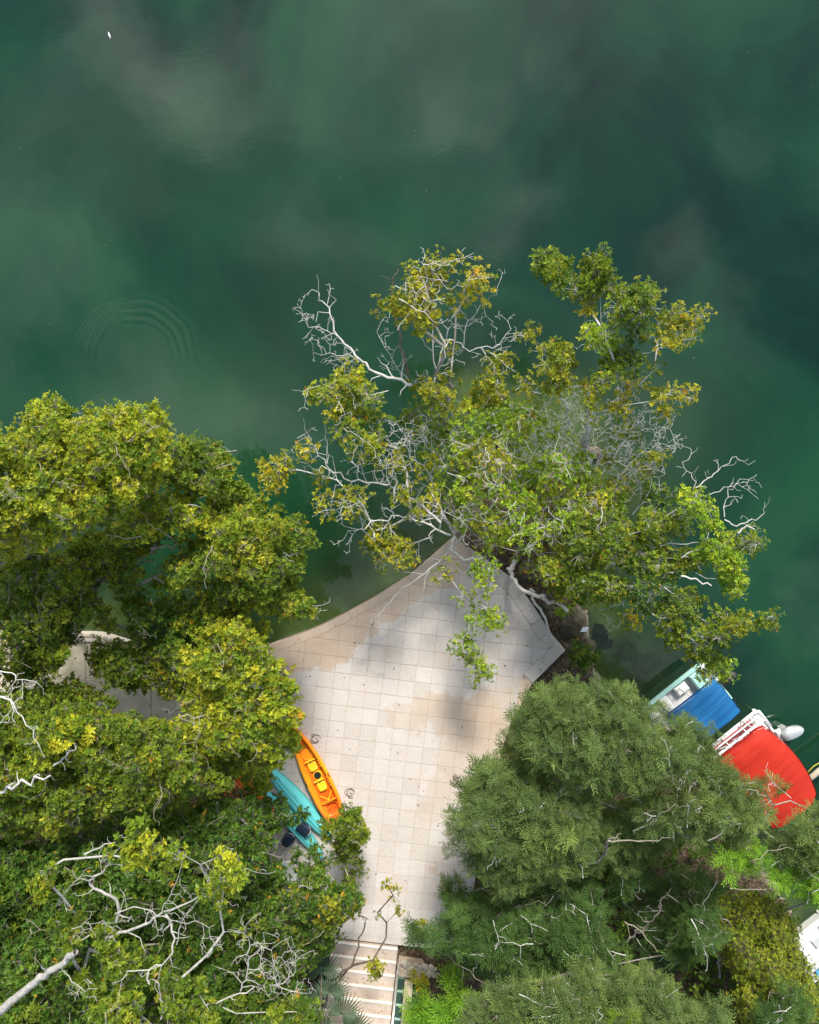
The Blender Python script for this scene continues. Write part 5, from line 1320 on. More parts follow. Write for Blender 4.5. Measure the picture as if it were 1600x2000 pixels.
# ---- trees on the point
tree('point_tree', 'golden leaved tree reaching furthest over the lake, bare twigs at its left', GM, (905, 905, .15), [
    D([(735, 582), (750, 575), (770, 562), (792, 540), (803, 520), (830, 515), (850, 500), (866, 489), (895, 490), (900, 508), (880, 522), (880, 545), (850, 570), (868, 590), (850, 615), (855, 640), (830, 660), (795, 650), (775, 615), (742, 600)], 6.2, 7.2, 'gold', sp=22, layers=1, R=.35, d=1.6, n=12),
    D([(913, 522), (938, 516), (946, 536), (958, 545), (948, 555), (950, 580), (930, 585), (912, 575), (918, 545)], 6.2, 6.8, 'gold', sp=17, layers=1, R=.35, d=1.6, inset=4, n=9),
    D([(880, 560), (905, 550), (915, 590), (900, 605), (878, 590)], 6.2, 6.6, 'gold', sp=22, layers=1, R=.35, d=1.6, n=7),
    D([(790, 650), (820, 670), (850, 650), (880, 640), (890, 680), (880, 700), (860, 740), (820, 745), (795, 720), (785, 680)], 5.8, 6.8, 'gold', sp=23, layers=1, R=.35, d=1.6, n=10, gap=.9),
    D([(805, 745), (850, 735), (890, 730), (905, 760), (890, 800), (850, 800), (815, 785)], 5.2, 6.2, 'olive', sp=24, layers=1, R=.35, d=1.6, n=10)],
  seed=31, rtrunk=0.096, top=(862, 790, 4.2), dead=[
    (Z([(805, 752), (770, 740), (735, 725), (705, 705), (685, 680), (662, 655), (648, 620), (636, 595), (622, 578), (618, 568)], 5.6, 6.4), .065, .012, 2, 0.48),
    (Z([(700, 702), (670, 690), (645, 690), (630, 685)], 5.9, 6.2), .02, .007, 3, 0.92),
    (Z([(655, 652), (630, 642), (608, 635), (594, 630)], 6.1, 6.3), .018, .006, 3, 1.03),
    (Z([(702, 706), (672, 712), (650, 720)], 5.9, 6.0), .018, .006, 3, 0.80),
    (Z([(792, 750), (793, 715), (782, 672), (776, 630), (766, 580), (770, 550), (780, 522)], 5.2, 6.8), .05, .022, 1, .25, M_BROWN),
    (Z([(840, 770), (850, 720), (848, 670), (844, 620), (850, 590)], 5.4, 6.6), .035, .01, 3, 0.69),
    (Z([(855, 720), (870, 670), (880, 635), (902, 600)], 5.6, 6.8), .035, .01, 3, 0.57),
    (Z([(860, 660), (890, 668), (918, 682), (950, 678), (975, 668), (1000, 648)], 5.8, 6.2), .035, .008, 3, 0.92),
    (Z([(905, 680), (912, 640), (930, 612), (955, 590), (966, 575)], 5.8, 6.4), .025, .006, 3, 0.69),
    (Z([(800, 745), (780, 720), (760, 690), (740, 650)], 5.4, 5.6), .018, .005, 3, 1.03),
    (Z([(820, 760), (840, 740), (830, 720)], 5.5, 5.8), .02, .006, 3, 0.80)])
tree('point_tree', 'wide olive tree left of the terrace tip with white crooked bare branches', GM, (895, 1040, .35), [
    D([(604, 762), (625, 748), (650, 735), (685, 715), (712, 718), (722, 745), (745, 765), (740, 785), (700, 790), (690, 815), (650, 820), (640, 800), (610, 795)], 5.2, 6.2, 'sunny', sp=20, layers=1, R=.35, d=1.6, n=13),
    D([(640, 820), (690, 810), (740, 800), (765, 830), (740, 870), (745, 900), (700, 900), (650, 880), (640, 850)], 5.0, 5.9, 'sunny', sp=23, layers=1, R=.35, d=1.6, n=11, gap=.95),
    D([(600, 800), (618, 800), (614, 815), (602, 812)], 5.0, 5.2, 'olive', sp=16, layers=1, R=.35, d=1.6, n=8, inset=2),
    D([(498, 940), (512, 905), (530, 885), (560, 872), (600, 868), (620, 885), (600, 900), (560, 905), (570, 930), (545, 965), (510, 965)], 4.8, 5.4, 'gold', sp=20, layers=1, R=.35, d=1.6, n=8, inset=4),
    D([(610, 930), (650, 925), (690, 935), (720, 960), (730, 1000), (680, 1020), (650, 1000), (620, 970)], 4.6, 5.4, 'olive', sp=25, layers=1, R=.35, d=1.6, n=8, gap=.9),
    D([(600, 975), (640, 970), (660, 1010), (640, 1035), (615, 1010)], 4.4, 4.9, 'olive', sp=22, layers=1, R=.35, d=1.6, n=8),
    D([(690, 1040), (740, 1020), (770, 1030), (800, 1060), (820, 1100), (790, 1120), (745, 1100), (700, 1080), (720, 1060)], 4.0, 4.8, 'olive', sp=21, layers=1, R=.35, d=1.6, n=9),
    D([(740, 890), (800, 860), (850, 870), (850, 920), (790, 940), (745, 920)], 4.8, 5.4, 'olive', sp=28, layers=1, R=.35, d=1.6, n=8, gap=.8),
    D([(760, 950), (840, 930), (880, 980), (850, 1020), (790, 1010)], 4.6, 5.2, 'olive', sp=30, layers=1, R=.35, d=1.6, n=7, gap=.8)],
  seed=32, rtrunk=0.080, bark=M_DEAD, top=(865, 1010, 2.6), dead=[
    (Z([(860, 1020), (825, 985), (790, 962), (760, 948), (730, 943), (700, 938), (665, 928), (640, 908), (622, 880), (605, 862), (588, 848)], 3.6, 5.6), .06, .01, 2, 0.40),
    (Z([(655, 922), (630, 915), (605, 912)], 5, 5.2), .025, .008, 3, 0.57),
    (Z([(640, 905), (640, 880), (642, 850)], 5.2, 5.4), .018, .007, 1, 0.46),
    (Z([(880, 1045), (850, 1030), (820, 1020), (790, 1010), (760, 1015), (730, 1022), (705, 1032), (685, 1036)], 3.2, 4.8), .055, .012, 3, 0.80),
    (Z([(885, 1040), (865, 1005), (850, 975), (840, 940), (850, 900), (838, 870), (820, 850)], 3.0, 5.4), .04, .008, 3, 0.86),
    (Z([(770, 1012), (765, 980), (772, 940), (768, 900), (750, 870)], 4.4, 5.4), .03, .007, 3, 1.03),
    (Z([(740, 945), (750, 920), (735, 890), (740, 860), (770, 840)], 4.6, 5.6), .025, .007, 3, 0.98),
    (Z([(700, 935), (700, 910), (730, 905), (760, 915)], 4.9, 5.4), .022, .007, 3, 0.92),
    (Z([(845, 935), (830, 910), (800, 890), (800, 860), (780, 830)], 4.6, 5.6), .022, .006, 3, 1.03),
    (Z([(800, 1000), (825, 1010), (850, 1000), (900, 1010)], 4.4, 4.6), .02, .008, 3, 1.03),
    (Z([(890, 1048), (880, 1075), (905, 1090), (930, 1092)], 2.6, 3.2), .06, .05, 0, 0.23),
    (Z([(905, 1045), (870, 1085), (840, 1110), (800, 1140), (770, 1165), (745, 1195), (728, 1215), (722, 1245), (723, 1275), (718, 1292)], 2.6, .95), .055, .012, 2, 0.46),
    (Z([(840, 1050), (805, 1060), (785, 1078), (760, 1082)], 3.6, 4.2), .03, .008, 3, 0.69),
    (Z([(885, 1040), (920, 1020), (960, 1020), (1000, 1028), (1050, 1018)], 3.6, 4.4), .03, .008, 3, 0.80),
    (Z([(900, 1030), (925, 990), (950, 965), (1000, 930)], 3.4, 4.6), .03, .008, 3, 0.69)])
tree('point_tree', 'thin crowned yellowish tree in the middle of the point above the terrace tip', GM, (985, 1000, .35), [
    D([(880, 800), (920, 770), (960, 690), (990, 700), (1010, 760), (1000, 820), (950, 850), (900, 850)], 4.2, 5.4, 'olive', sp=22, layers=1, R=.35, d=1.6, n=11, gap=.95),
    D([(860, 850), (940, 840), (1000, 860), (1010, 920), (960, 940), (880, 930)], 4.0, 5.2, 'olive', sp=25, layers=1, R=.35, d=1.6, n=9, gap=.9),
    D([(880, 940), (960, 930), (1030, 960), (1060, 1020), (1000, 1060), (930, 1050), (890, 1000)], 3.8, 5.0, 'sunny', sp=22, layers=1, R=.36, n=10, gap=.85),
    D([(990, 760), (1050, 790), (1080, 840), (1040, 880), (1000, 860)], 4.6, 5.4, 'olive', sp=26, layers=1, R=.35, d=1.6, n=9, gap=.9),
    D([(760, 790), (820, 780), (880, 830), (860, 870), (800, 850)], 3.8, 4.8, 'green', sp=25, layers=1, R=.35, d=1.6, n=10, gap=.85)],
  seed=33, rtrunk=0.072, dead=[
    (Z([(900, 880), (930, 860), (960, 830), (968, 838)], 4.4, 5.0), .045, .02, 1, 0.57),
    (Z([(985, 910), (1010, 925), (1015, 935)], 4, 4.6), .02, .008, 1, 0.57),
    (Z([(860, 830), (840, 800), (870, 770)], 4, 4.6), .02, .008, 3, 0.69),
    (Z([(890, 1015), (920, 990), (960, 950)], 4.2, 5.0), .03, .01, 3, 0.80)])
tree('point_tree', 'dark olive tree with clumped leaves reaching over the lake at the upper right', GM, (1135, 930, .2), [
    D([(1043, 508), (1055, 495), (1080, 489), (1092, 498), (1115, 505), (1122, 530), (1110, 560), (1100, 572), (1085, 560), (1062, 550), (1048, 525)], 6.4, 7.2, 'green', sp=17, layers=1, R=.35, d=1.6, inset=5, n=13),
    D([(1118, 540), (1145, 525), (1142, 505), (1160, 488), (1186, 490), (1188, 525), (1205, 545), (1190, 575), (1150, 580), (1125, 585)], 6.4, 7.2, 'green', sp=18, layers=1, R=.35, d=1.6, inset=5, n=12),
    D([(1120, 580), (1170, 578), (1185, 600), (1160, 615), (1140, 605)], 6.4, 6.8, 'olive', sp=20, layers=1, R=.35, d=1.6, n=8),
    D([(1185, 570), (1205, 560), (1230, 548), (1262, 556), (1285, 562), (1288, 595), (1275, 605), (1255, 615), (1225, 610), (1215, 640), (1195, 620)], 6.4, 7.4, 'green', sp=18, layers=1, R=.35, d=1.6, inset=5, n=12),
    D([(1225, 610), (1248, 620), (1262, 650), (1240, 670), (1222, 640)], 6.0, 6.6, 'dark', sp=18, layers=1, R=.35, d=1.6, n=11, inset=3),
    D([(1305, 608), (1328, 598), (1345, 608), (1370, 600), (1380, 618), (1362, 632), (1358, 655), (1345, 680), (1315, 672), (1300, 650)], 6.4, 7.0, 'olive', sp=18, layers=1, R=.35, d=1.6, inset=5, n=11),
    D([(1262, 640), (1290, 625), (1305, 640), (1290, 690), (1265, 670)], 6.0, 6.6, 'olive', sp=18, layers=1, R=.35, d=1.6, n=9, inset=4),
    D([(1145, 640), (1170, 630), (1195, 640), (1205, 670), (1180, 690), (1150, 670)], 6.0, 6.9, 'lime', sp=18, layers=1, R=.35, d=1.6, n=13),
    D([(1190, 690), (1225, 670), (1260, 690), (1290, 715), (1285, 740), (1255, 725), (1230, 735), (1200, 750), (1175, 770), (1160, 740), (1175, 710)], 5.8, 6.8, 'green', sp=19, layers=1, R=.35, d=1.6, n=12),
    D([(1150, 740), (1180, 750), (1175, 790), (1160, 830), (1135, 780)], 5.4, 6.2, 'olive', sp=20, layers=1, R=.35, d=1.6, n=9),
    D([(1000, 655), (1030, 640), (1065, 648), (1090, 640), (1120, 672), (1130, 700), (1115, 740), (1120, 780), (1085, 800), (1050, 780), (1010, 760), (990, 720), (1010, 690)], 5.4, 6.8, 'olive', sp=20, layers=1, R=.35, d=1.6, n=11, gap=.98),
    D([(1278, 768), (1300, 750), (1325, 758), (1345, 750), (1360, 770), (1340, 785), (1312, 778), (1290, 800)], 5.8, 6.2, 'gold', sp=18, layers=1, R=.35, d=1.6, n=8, inset=3),
    D([(1270, 800), (1300, 785), (1312, 800), (1300, 820), (1275, 820)], 5.4, 5.8, 'olive', sp=19, layers=1, R=.35, d=1.6, n=8, inset=3),
    D([(1200, 800), (1220, 770), (1240, 790), (1225, 810)], 5.2, 5.6, 'olive', sp=18, layers=1, R=.35, d=1.6, n=10, inset=3),
    D([(1210, 760), (1250, 740), (1260, 760), (1230, 775)], 5.4, 5.8, 'gold', sp=19, layers=1, R=.35, d=1.6, n=6, inset=3)],
  seed=34, rtrunk=0.088, bark=M_DEAD, top=(1150, 820, 4.6), dead=[
    (Z([(1148, 930), (1145, 900), (1143, 870), (1150, 830), (1152, 795)], .8, 5.0), .13, .08, 0, 0.23),
    (Z([(1115, 830), (1108, 800), (1097, 775), (1100, 758)], 3.6, 5.2), .05, .03, 1, 0.46),
    (Z([(1165, 690), (1152, 660), (1170, 640), (1175, 615)], 6.0, 6.6), .018, .006, 3, 0.80),
    (Z([(1255, 690), (1280, 682), (1300, 678)], 6.2, 6.4), .014, .006, 1, 0.69),
    (Z([(1200, 740), (1215, 750), (1210, 770)], 5.6, 5.8), .012, .005, 3, 0.92)])
tree('bare_tree', 'leafless white twigged tree over the pale shallows right of the point', GM, (1175, 985, .2), [
    D([(1190, 850), (1240, 820), (1260, 850), (1220, 870)], 3.2, 3.8, 'olive', sp=22, layers=1, R=.35, d=1.6, n=7, inset=3),
    D([(1225, 890), (1280, 870), (1300, 890), (1280, 920), (1240, 920)], 3.0, 3.6, 'olive', sp=22, layers=1, R=.35, d=1.6, n=8, inset=3),
    D([(1160, 880), (1200, 870), (1210, 900), (1180, 910)], 3.0, 3.4, 'olive', sp=22, layers=1, R=.35, d=1.6, n=8, inset=3),
    D([(1170, 930), (1230, 920), (1240, 970), (1200, 1000), (1160, 990), (1150, 950)], 2.4, 3.2, 'olive', sp=22, layers=1, R=.35, d=1.6, n=9, gap=.9)],
  seed=35, rtrunk=0.048, bark=M_DEAD, top=(1165, 940, 1.6), dead=[
    (Z([(1165, 960), (1190, 905), (1225, 860), (1260, 838), (1310, 834)], 1.6, 3.8), .035, .008, 3, 0.92),
    (Z([(1160, 930), (1175, 880), (1205, 840), (1235, 800)], 1.8, 4.0), .03, .007, 3, 0.92),
    (Z([(1175, 960), (1215, 935), (1260, 905), (1290, 885), (1312, 860)], 1.8, 3.4), .03, .006, 3, 0.92),
    (Z([(1210, 1000), (1240, 960), (1262, 935), (1300, 930)], 1.6, 2.8), .028, .007, 3, 0.57),
    (Z([(1235, 1005), (1262, 970), (1270, 930), (1240, 905), (1250, 890)], 1.6, 3.0), .026, .006, 3, 0.80),
    (Z([(1150, 940), (1120, 890), (1090, 850), (1065, 810), (1060, 790)], 1.8, 3.8), .03, .006, 3, 1.15),
    (Z([(1140, 930), (1130, 880), (1120, 840), (1135, 800), (1130, 770)], 1.8, 4.0), .028, .006, 3, 1.15),
    (Z([(1150, 920), (1165, 870), (1180, 830), (1190, 800)], 2.0, 3.8), .025, .006, 3, 1.15),
    (Z([(1130, 960), (1080, 930), (1050, 900), (1040, 880), (1070, 870)], 2.0, 3.4), .025, .006, 3, 1.03),
    (Z([(1150, 915), (1120, 870), (1105, 835), (1125, 800), (1110, 780)], 2.6, 4.6), .03, .006, 3, 1.1),
    (Z([(1155, 905), (1150, 860), (1165, 820), (1150, 790)], 2.6, 4.6), .03, .006, 3, 1.1),
    (Z([(1165, 905), (1200, 880), (1230, 850), (1240, 820), (1270, 805)], 2.6, 4.4), .03, .006, 3, 1.1),
    (Z([(1130, 930), (1095, 905), (1070, 860), (1080, 830)], 2.6, 4.2), .028, .006, 3, 1.0),
    (Z([(1180, 950), (1220, 920), (1250, 880), (1285, 870)], 2.4, 4.0), .028, .006, 3, 1.0),
    (Z([(1200, 990), (1225, 950), (1245, 915), (1275, 905)], 2.0, 3.6), .026, .006, 3, .8),
    (Z([(1145, 985), (1150, 960), (1143, 930)], .5, 2.2), .12, .08, 0, 0.00)])
tree('spreading_tree', 'wide green tree leaning right over the lake above the boats', None, (1095, 1150, .3), [
    D([(1322, 965), (1332, 953), (1352, 950), (1370, 965), (1395, 975), (1402, 1000), (1420, 1015), (1425, 1040), (1400, 1050), (1370, 1040), (1345, 1010), (1330, 985)], 5.2, 6.0, 'lime', sp=19, layers=1, R=.35, d=1.6, n=12),
    D([(1425, 1050), (1450, 1050), (1465, 1040), (1492, 1052), (1494, 1070), (1470, 1072), (1440, 1078)], 5.2, 5.6, 'green', sp=17, layers=1, R=.35, d=1.6, inset=3, n=11),
    D([(1370, 1050), (1420, 1050), (1445, 1085), (1460, 1110), (1455, 1150), (1440, 1172), (1420, 1165), (1400, 1120), (1375, 1100)], 4.8, 5.8, 'lime', sp=17, layers=1, R=.33, d=1.7, n=15),
    D([(1240, 1000), (1290, 990), (1325, 990), (1350, 1030), (1340, 1060), (1290, 1060), (1250, 1050)], 4.4, 5.4, 'green', sp=19, layers=1, R=.35, d=1.6, n=13),
    D([(1080, 1030), (1150, 1000), (1230, 1010), (1260, 1050), (1300, 1070), (1370, 1070), (1380, 1110), (1330, 1130), (1260, 1120), (1180, 1110), (1100, 1100)], 4.2, 5.4, 'green', sp=21, layers=2, R=.35, n=14),
    D([(1040, 1080), (1100, 1090), (1180, 1110), (1250, 1130), (1240, 1170), (1180, 1185), (1120, 1175), (1060, 1150)], 3.8, 4.9, 'green', sp=21, layers=2, R=.35, n=14),
    D([(1230, 1140), (1290, 1130), (1320, 1150), (1300, 1190), (1260, 1200), (1230, 1180)], 4.6, 5.4, 'dark', sp=19, layers=1, R=.35, d=1.6, n=12),
    D([(1290, 1170), (1330, 1150), (1370, 1160), (1378, 1190), (1350, 1220), (1330, 1260), (1305, 1272), (1285, 1245), (1280, 1200)], 4.8, 5.6, 'green', sp=18, layers=1, R=.35, d=1.6, n=12),
    D([(1380, 1205), (1400, 1195), (1425, 1190), (1430, 1210), (1460, 1205), (1490, 1205), (1500, 1195), (1525, 1200), (1522, 1220), (1500, 1232), (1470, 1225), (1440, 1240), (1410, 1265), (1385, 1250)], 5.0, 5.6, 'green', sp=17, layers=1, R=.35, d=1.6, inset=4, n=12),
    D([(1360, 1230), (1385, 1240), (1400, 1270), (1400, 1295), (1370, 1300), (1340, 1290), (1325, 1280), (1350, 1265)], 4.8, 5.4, 'green', sp=18, layers=1, R=.35, d=1.6, inset=4, n=11),
    D([(1385, 1295), (1420, 1298), (1433, 1315), (1410, 1325), (1400, 1345), (1378, 1335), (1360, 1315)], 4.8, 5.2, 'lime', sp=17, layers=1, R=.35, d=1.6, inset=3, n=11),
    D([(1060, 1020), (1110, 960), (1150, 1000), (1140, 1050), (1080, 1070)], 3.6, 4.6, 'olive', sp=24, layers=1, R=.35, d=1.6, n=10, gap=.9)],
  seed=36, rtrunk=0.096, bark=M_DEAD, top=(1150, 1110, 3.2), L=.10, dead=[
    (Z([(1370, 980), (1357, 952), (1352, 925), (1340, 905), (1358, 880)], 5.2, 5.4), .022, .007, 1, 0.80),
    (Z([(1357, 953), (1385, 935), (1402, 920), (1420, 900), (1448, 892)], 5.3, 5.6), .025, .007, 2, 0.52),
    (Z([(1415, 1010), (1418, 975), (1432, 955), (1455, 935)], 5.2, 5.5), .025, .006, 3, 0.80),
    (Z([(1385, 967), (1415, 955), (1435, 948), (1456, 950)], 5.3, 5.5), .016, .006, 3, 0.69),
    (Z([(1415, 1015), (1440, 1025), (1465, 1018), (1488, 1000), (1499, 985)], 5.2, 5.6), .028, .007, 2, 0.46),
    (Z([(1440, 1040), (1455, 1032), (1468, 1028)], 5.2, 5.4), .035, .02, 0, 0.00),
    (Z([(1430, 1078), (1450, 1078), (1470, 1090)], 5.1, 5.3), .022, .014, 0, 0.00),
    (Z([(1442, 1080), (1443, 1100), (1449, 1115)], 5.1, 5.3), .018, .010, 0, 0.00),
    (Z([(1190, 1150), (1230, 1142), (1270, 1135), (1300, 1128), (1315, 1115)], 4.4, 5.4), .055, .02, 1, 0.34),
    (Z([(1210, 1080), (1270, 1072), (1330, 1062), (1400, 1055)], 4.4, 5.4), .045, .016, 1, 0.46),
    (Z([(1330, 1090), (1360, 1075), (1400, 1068)], 5.3, 5.6), .03, .014, 1, 0.34),
    (Z([(1330, 1125), (1360, 1135), (1392, 1148)], 5.3, 5.6), .032, .02, 0, 0.00),
    (Z([(1005, 1095), (1000, 1115), (1004, 1135), (1020, 1150), (1045, 1160), (1066, 1165)], .9, 2.6), .085, .07, 0, 0.11),
    (Z([(990, 1110), (1003, 1112)], 2.2, 2.2), .05, .06, 0, 0.00),
    (Z([(1035, 1150), (1050, 1180), (1065, 1210), (1078, 1238), (1082, 1255)], .8, .7), .075, .035, 1, 0.34),
    (Z([(1060, 1168), (1085, 1178), (1108, 1190)], 1.8, 2.6), .07, .06, 0, 0.00),
    (Z([(1170, 1192), (1200, 1185), (1222, 1180)], 3.4, 4), .03, .02, 1, 0.69),
    (Z([(1178, 1198), (1192, 1212), (1206, 1230)], 3.2, 3.0), .012, .005, 3, 0.80),
    (Z([(1025, 1075), (1045, 1060), (1066, 1046), (1078, 1055)], 3.4, 3.8), .05, .035, 0, 0.00),
    (Z([(1145, 940), (1155, 965), (1150, 1000)], .8, .5), .14, .10, 1, 0.46)])
tree('hanging_branch_tree', 'tree at the terrace tip whose bright leafy branch hangs over the tiles', None, (975, 1095, .4), [
    D([(880, 1070), (920, 1060), (970, 1075), (1000, 1100), (990, 1130), (1000, 1155), (1015, 1170), (1000, 1185), (970, 1180), (975, 1215), (950, 1200), (930, 1180), (900, 1170), (885, 1140), (905, 1100)], 3.4, 4.4, 'lime', sp=19, layers=1, R=.35, d=1.6, n=11, gap=.98, L=.10),
    D([(905, 1195), (940, 1185), (970, 1200), (985, 1225), (975, 1260), (968, 1300), (955, 1335), (932, 1342), (912, 1315), (920, 1290), (895, 1300), (872, 1265), (885, 1240), (905, 1235)], 3.4, 4.2, 'lime', sp=20, layers=1, R=.35, d=1.6, n=10, inset=6, gap=.99, L=.10),
    D([(850, 1100), (890, 1090), (900, 1120), (870, 1150), (840, 1135)], 3.0, 3.6, 'olive', sp=24, layers=1, R=.35, d=1.6, n=5)],
  seed=37, rtrunk=0.048, bark=M_DEAD, top=(965, 1110, 2.2))
tree('point_tree', 'low spreading yellow olive tree filling the middle of the point among white twigs', GM, (1060, 1030, .3), [
    D([(790, 780), (900, 760), (1000, 765), (1100, 830), (1170, 900), (1150, 1000), (1100, 1080), (1000, 1090), (920, 1060), (870, 1000), (820, 900)], 3.4, 4.8, 'lime', sp=27, layers=1, R=.36, n=8, gap=.60),
    D([(1060, 900), (1140, 890), (1230, 960), (1250, 1040), (1180, 1110), (1080, 1090)], 2.8, 4.2, 'sunny', sp=27, layers=1, R=.36, n=8, gap=.72)],
  seed=41, rtrunk=.06, bark=M_DEAD, dead=[
    (Z([(1050, 1000), (1020, 960), (1000, 910), (1030, 870)], 3.2, 4.8), .025, .006, 3, .8),
    (Z([(1040, 1010), (980, 1000), (930, 1020), (900, 1010)], 3.2, 4.4), .025, .006, 3, .8),
    (Z([(1080, 1000), (1110, 960), (1120, 920), (1100, 890)], 3.2, 4.6), .025, .006, 3, .8),
    (Z([(960, 940), (930, 900), (900, 880), (880, 850)], 3.8, 4.8), .022, .006, 3, .8)])
tree('bush', 'vivid green bush under the bare twigs in the middle of the point', None, (1040, 920, .25), [
    D([(1005, 910), (1025, 890), (1045, 880), (1075, 885), (1085, 905), (1070, 930), (1060, 960), (1030, 985), (1010, 960), (1000, 935)], 1.4, 2.5, 'lime', sp=19, layers=1, R=.35, d=1.6, n=10, L=.13, wid=.2)],
  seed=38, rtrunk=0.040, cat='bush', bark=M_BROWN)
tree('bush', 'grey green shrub half over the water right of the bare tree', None, (1265, 990, .05), [
    D([(1240, 930), (1290, 925), (1320, 955), (1310, 985), (1260, 1000), (1240, 970)], 1.0, 1.8, 'dark', sp=21, layers=1, R=.35, d=1.6, n=9, L=.10, gap=.95)],
  seed=39, rtrunk=0.024, cat='bush')
tree('bush', 'olive water edge shrub standing in the shallows left of the skiff', None, (1232, 1215, 0), [
    D([(1215, 1180), (1250, 1185), (1255, 1225), (1245, 1250), (1225, 1245), (1212, 1215)], .5, 1.2, 'olive', sp=20, layers=1, R=.35, d=1.6, n=7, L=.10, gap=.9)],
  seed=40, rtrunk=0.016, cat='bush')

# ---- right bank: feathery leaves
fk = dict(kind='feather')
tree('feathery_tree', 'large soft feathery green tree beside the terrace, hiding half the boats', GF, (1120, 1560, .3), [
    D([(1270, 1385), (1330, 1395), (1392, 1420), (1400, 1452), (1440, 1470), (1400, 1490), (1330, 1470), (1280, 1440)], 4.6, 5.6, 'fern', sp=33, n=3, R=.26, inset=12),
    D([(1050, 1590), (1180, 1560), (1290, 1570), (1330, 1640), (1280, 1690), (1150, 1720), (1060, 1690)], 4.4, 5.4, 'fern', sp=36, n=3, R=.30, inset=12),
    D([(985, 1430), (1010, 1395), (1005, 1365), (1035, 1350), (1030, 1320), (1050, 1308), (1075, 1330), (1110, 1320), (1140, 1345), (1175, 1320), (1200, 1335), (1225, 1330), (1245, 1362), (1280, 1388), (1300, 1425), (1350, 1425), (1370, 1445), (1372, 1468), (1410, 1478), (1430, 1505), (1400, 1530), (1300, 1550), (1180, 1560), (1080, 1540), (1010, 1500), (965, 1470)], 4.6, 7.6, 'fern', sp=33, n=3, R=.30, inset=16),
    D([(862, 1600), (885, 1575), (905, 1500), (940, 1480), (965, 1450), (1010, 1480), (1090, 1530), (1180, 1560), (1200, 1620), (1170, 1690), (1120, 1720), (1050, 1740), (980, 1760), (930, 1720), (905, 1690), (870, 1680), (860, 1655), (880, 1640)], 4.2, 7.0, 'fern', sp=33, n=3, R=.30, inset=16)],
  kind='feather', seed=51, rtrunk=.2, bark=M_BARK, top=(1130, 1540, 4.0), dead=[
    (Z([(1130, 1690), (1165, 1680), (1180, 1660), (1188, 1640)], 5.6, 7.0), .06, .05, 1, .3, M_BARK),
    (Z([(1188, 1642), (1230, 1645), (1280, 1640), (1320, 1636)], 7.2, 8.0), 0.032, 0.010, 2, .5, M_TWIG),
    (Z([(1175, 1535), (1195, 1500), (1208, 1470), (1228, 1445)], 6.6, 7.8), 0.032, 0.010, 2, .6, M_TWIG),
    (Z([(1196, 1505), (1198, 1470), (1196, 1440)], 7.0, 7.8), 0.016, 0.006, 2, .5, M_TWIG),
    (Z([(1050, 1595), (1030, 1575), (1000, 1565)], 6.6, 7.0), 0.018, 0.006, 2, .7, M_TWIG),
    (Z([(1155, 1440), (1160, 1460), (1172, 1465)], 7.2, 7.6), 0.014, 0.006, 2, .5, M_TWIG),
    (Z([(1060, 1440), (1075, 1435), (1070, 1420)], 7.0, 7.4), 0.011, 0.005, 2, .6, M_TWIG),
    (Z([(1000, 1320), (1015, 1330)], 4.6, 4.8), 0.010, 0.005, 2, .6, M_TWIG),
    (Z([(1270, 1610), (1290, 1590), (1330, 1570)], 7.4, 7.9), 0.016, 0.006, 2, .6, M_TWIG),
    (Z([(1000, 1645), (1030, 1642), (1045, 1660)], 6.6, 7.0), 0.018, 0.006, 2, .6, M_TWIG)])
tree('feathery_tree', 'feathery pale green tree in front of the red canopy', GF, (1430, 1640, .3), [
    D([(1320, 1530), (1380, 1500), (1430, 1498), (1470, 1520), (1505, 1512), (1530, 1525), (1530, 1545), (1500, 1560), (1510, 1600), (1500, 1640), (1420, 1660), (1330, 1650), (1240, 1630), (1230, 1580)], 5.0, 7.2, 'fern', sp=33, n=3, R=.30, inset=16),
    D([(1530, 1620), (1565, 1590), (1600, 1570), (1680, 1580), (1680, 1700), (1590, 1720), (1530, 1700), (1500, 1660)], 5.0, 6.6, 'fern', sp=33, n=3, R=.30, inset=16),
    D([(1380, 1660), (1470, 1650), (1500, 1690), (1450, 1710), (1390, 1700)], 5.6, 6.6, 'fernb', sp=34, n=3, R=.3)],
  kind='feather', seed=52, rtrunk=.14, dead=[
    (Z([(1480, 1580), (1500, 1560), (1508, 1545)], 6.8, 7.2), 0.016, 0.006, 2, .4, M_TWIG),
    (Z([(1465, 1682), (1500, 1665), (1550, 1655)], 6.4, 6.8), 0.018, 0.008, 2, .5, M_TWIG),
    (Z([(1425, 1735), (1470, 1740), (1530, 1735)], 5.6, 6), 0.020, 0.010, 2, .3, M_TWIG),
    (Z([(1560, 1690), (1590, 1712), (1620, 1730)], 6.2, 6.4), 0.024, 0.016, 1, .1, M_TWIG)])
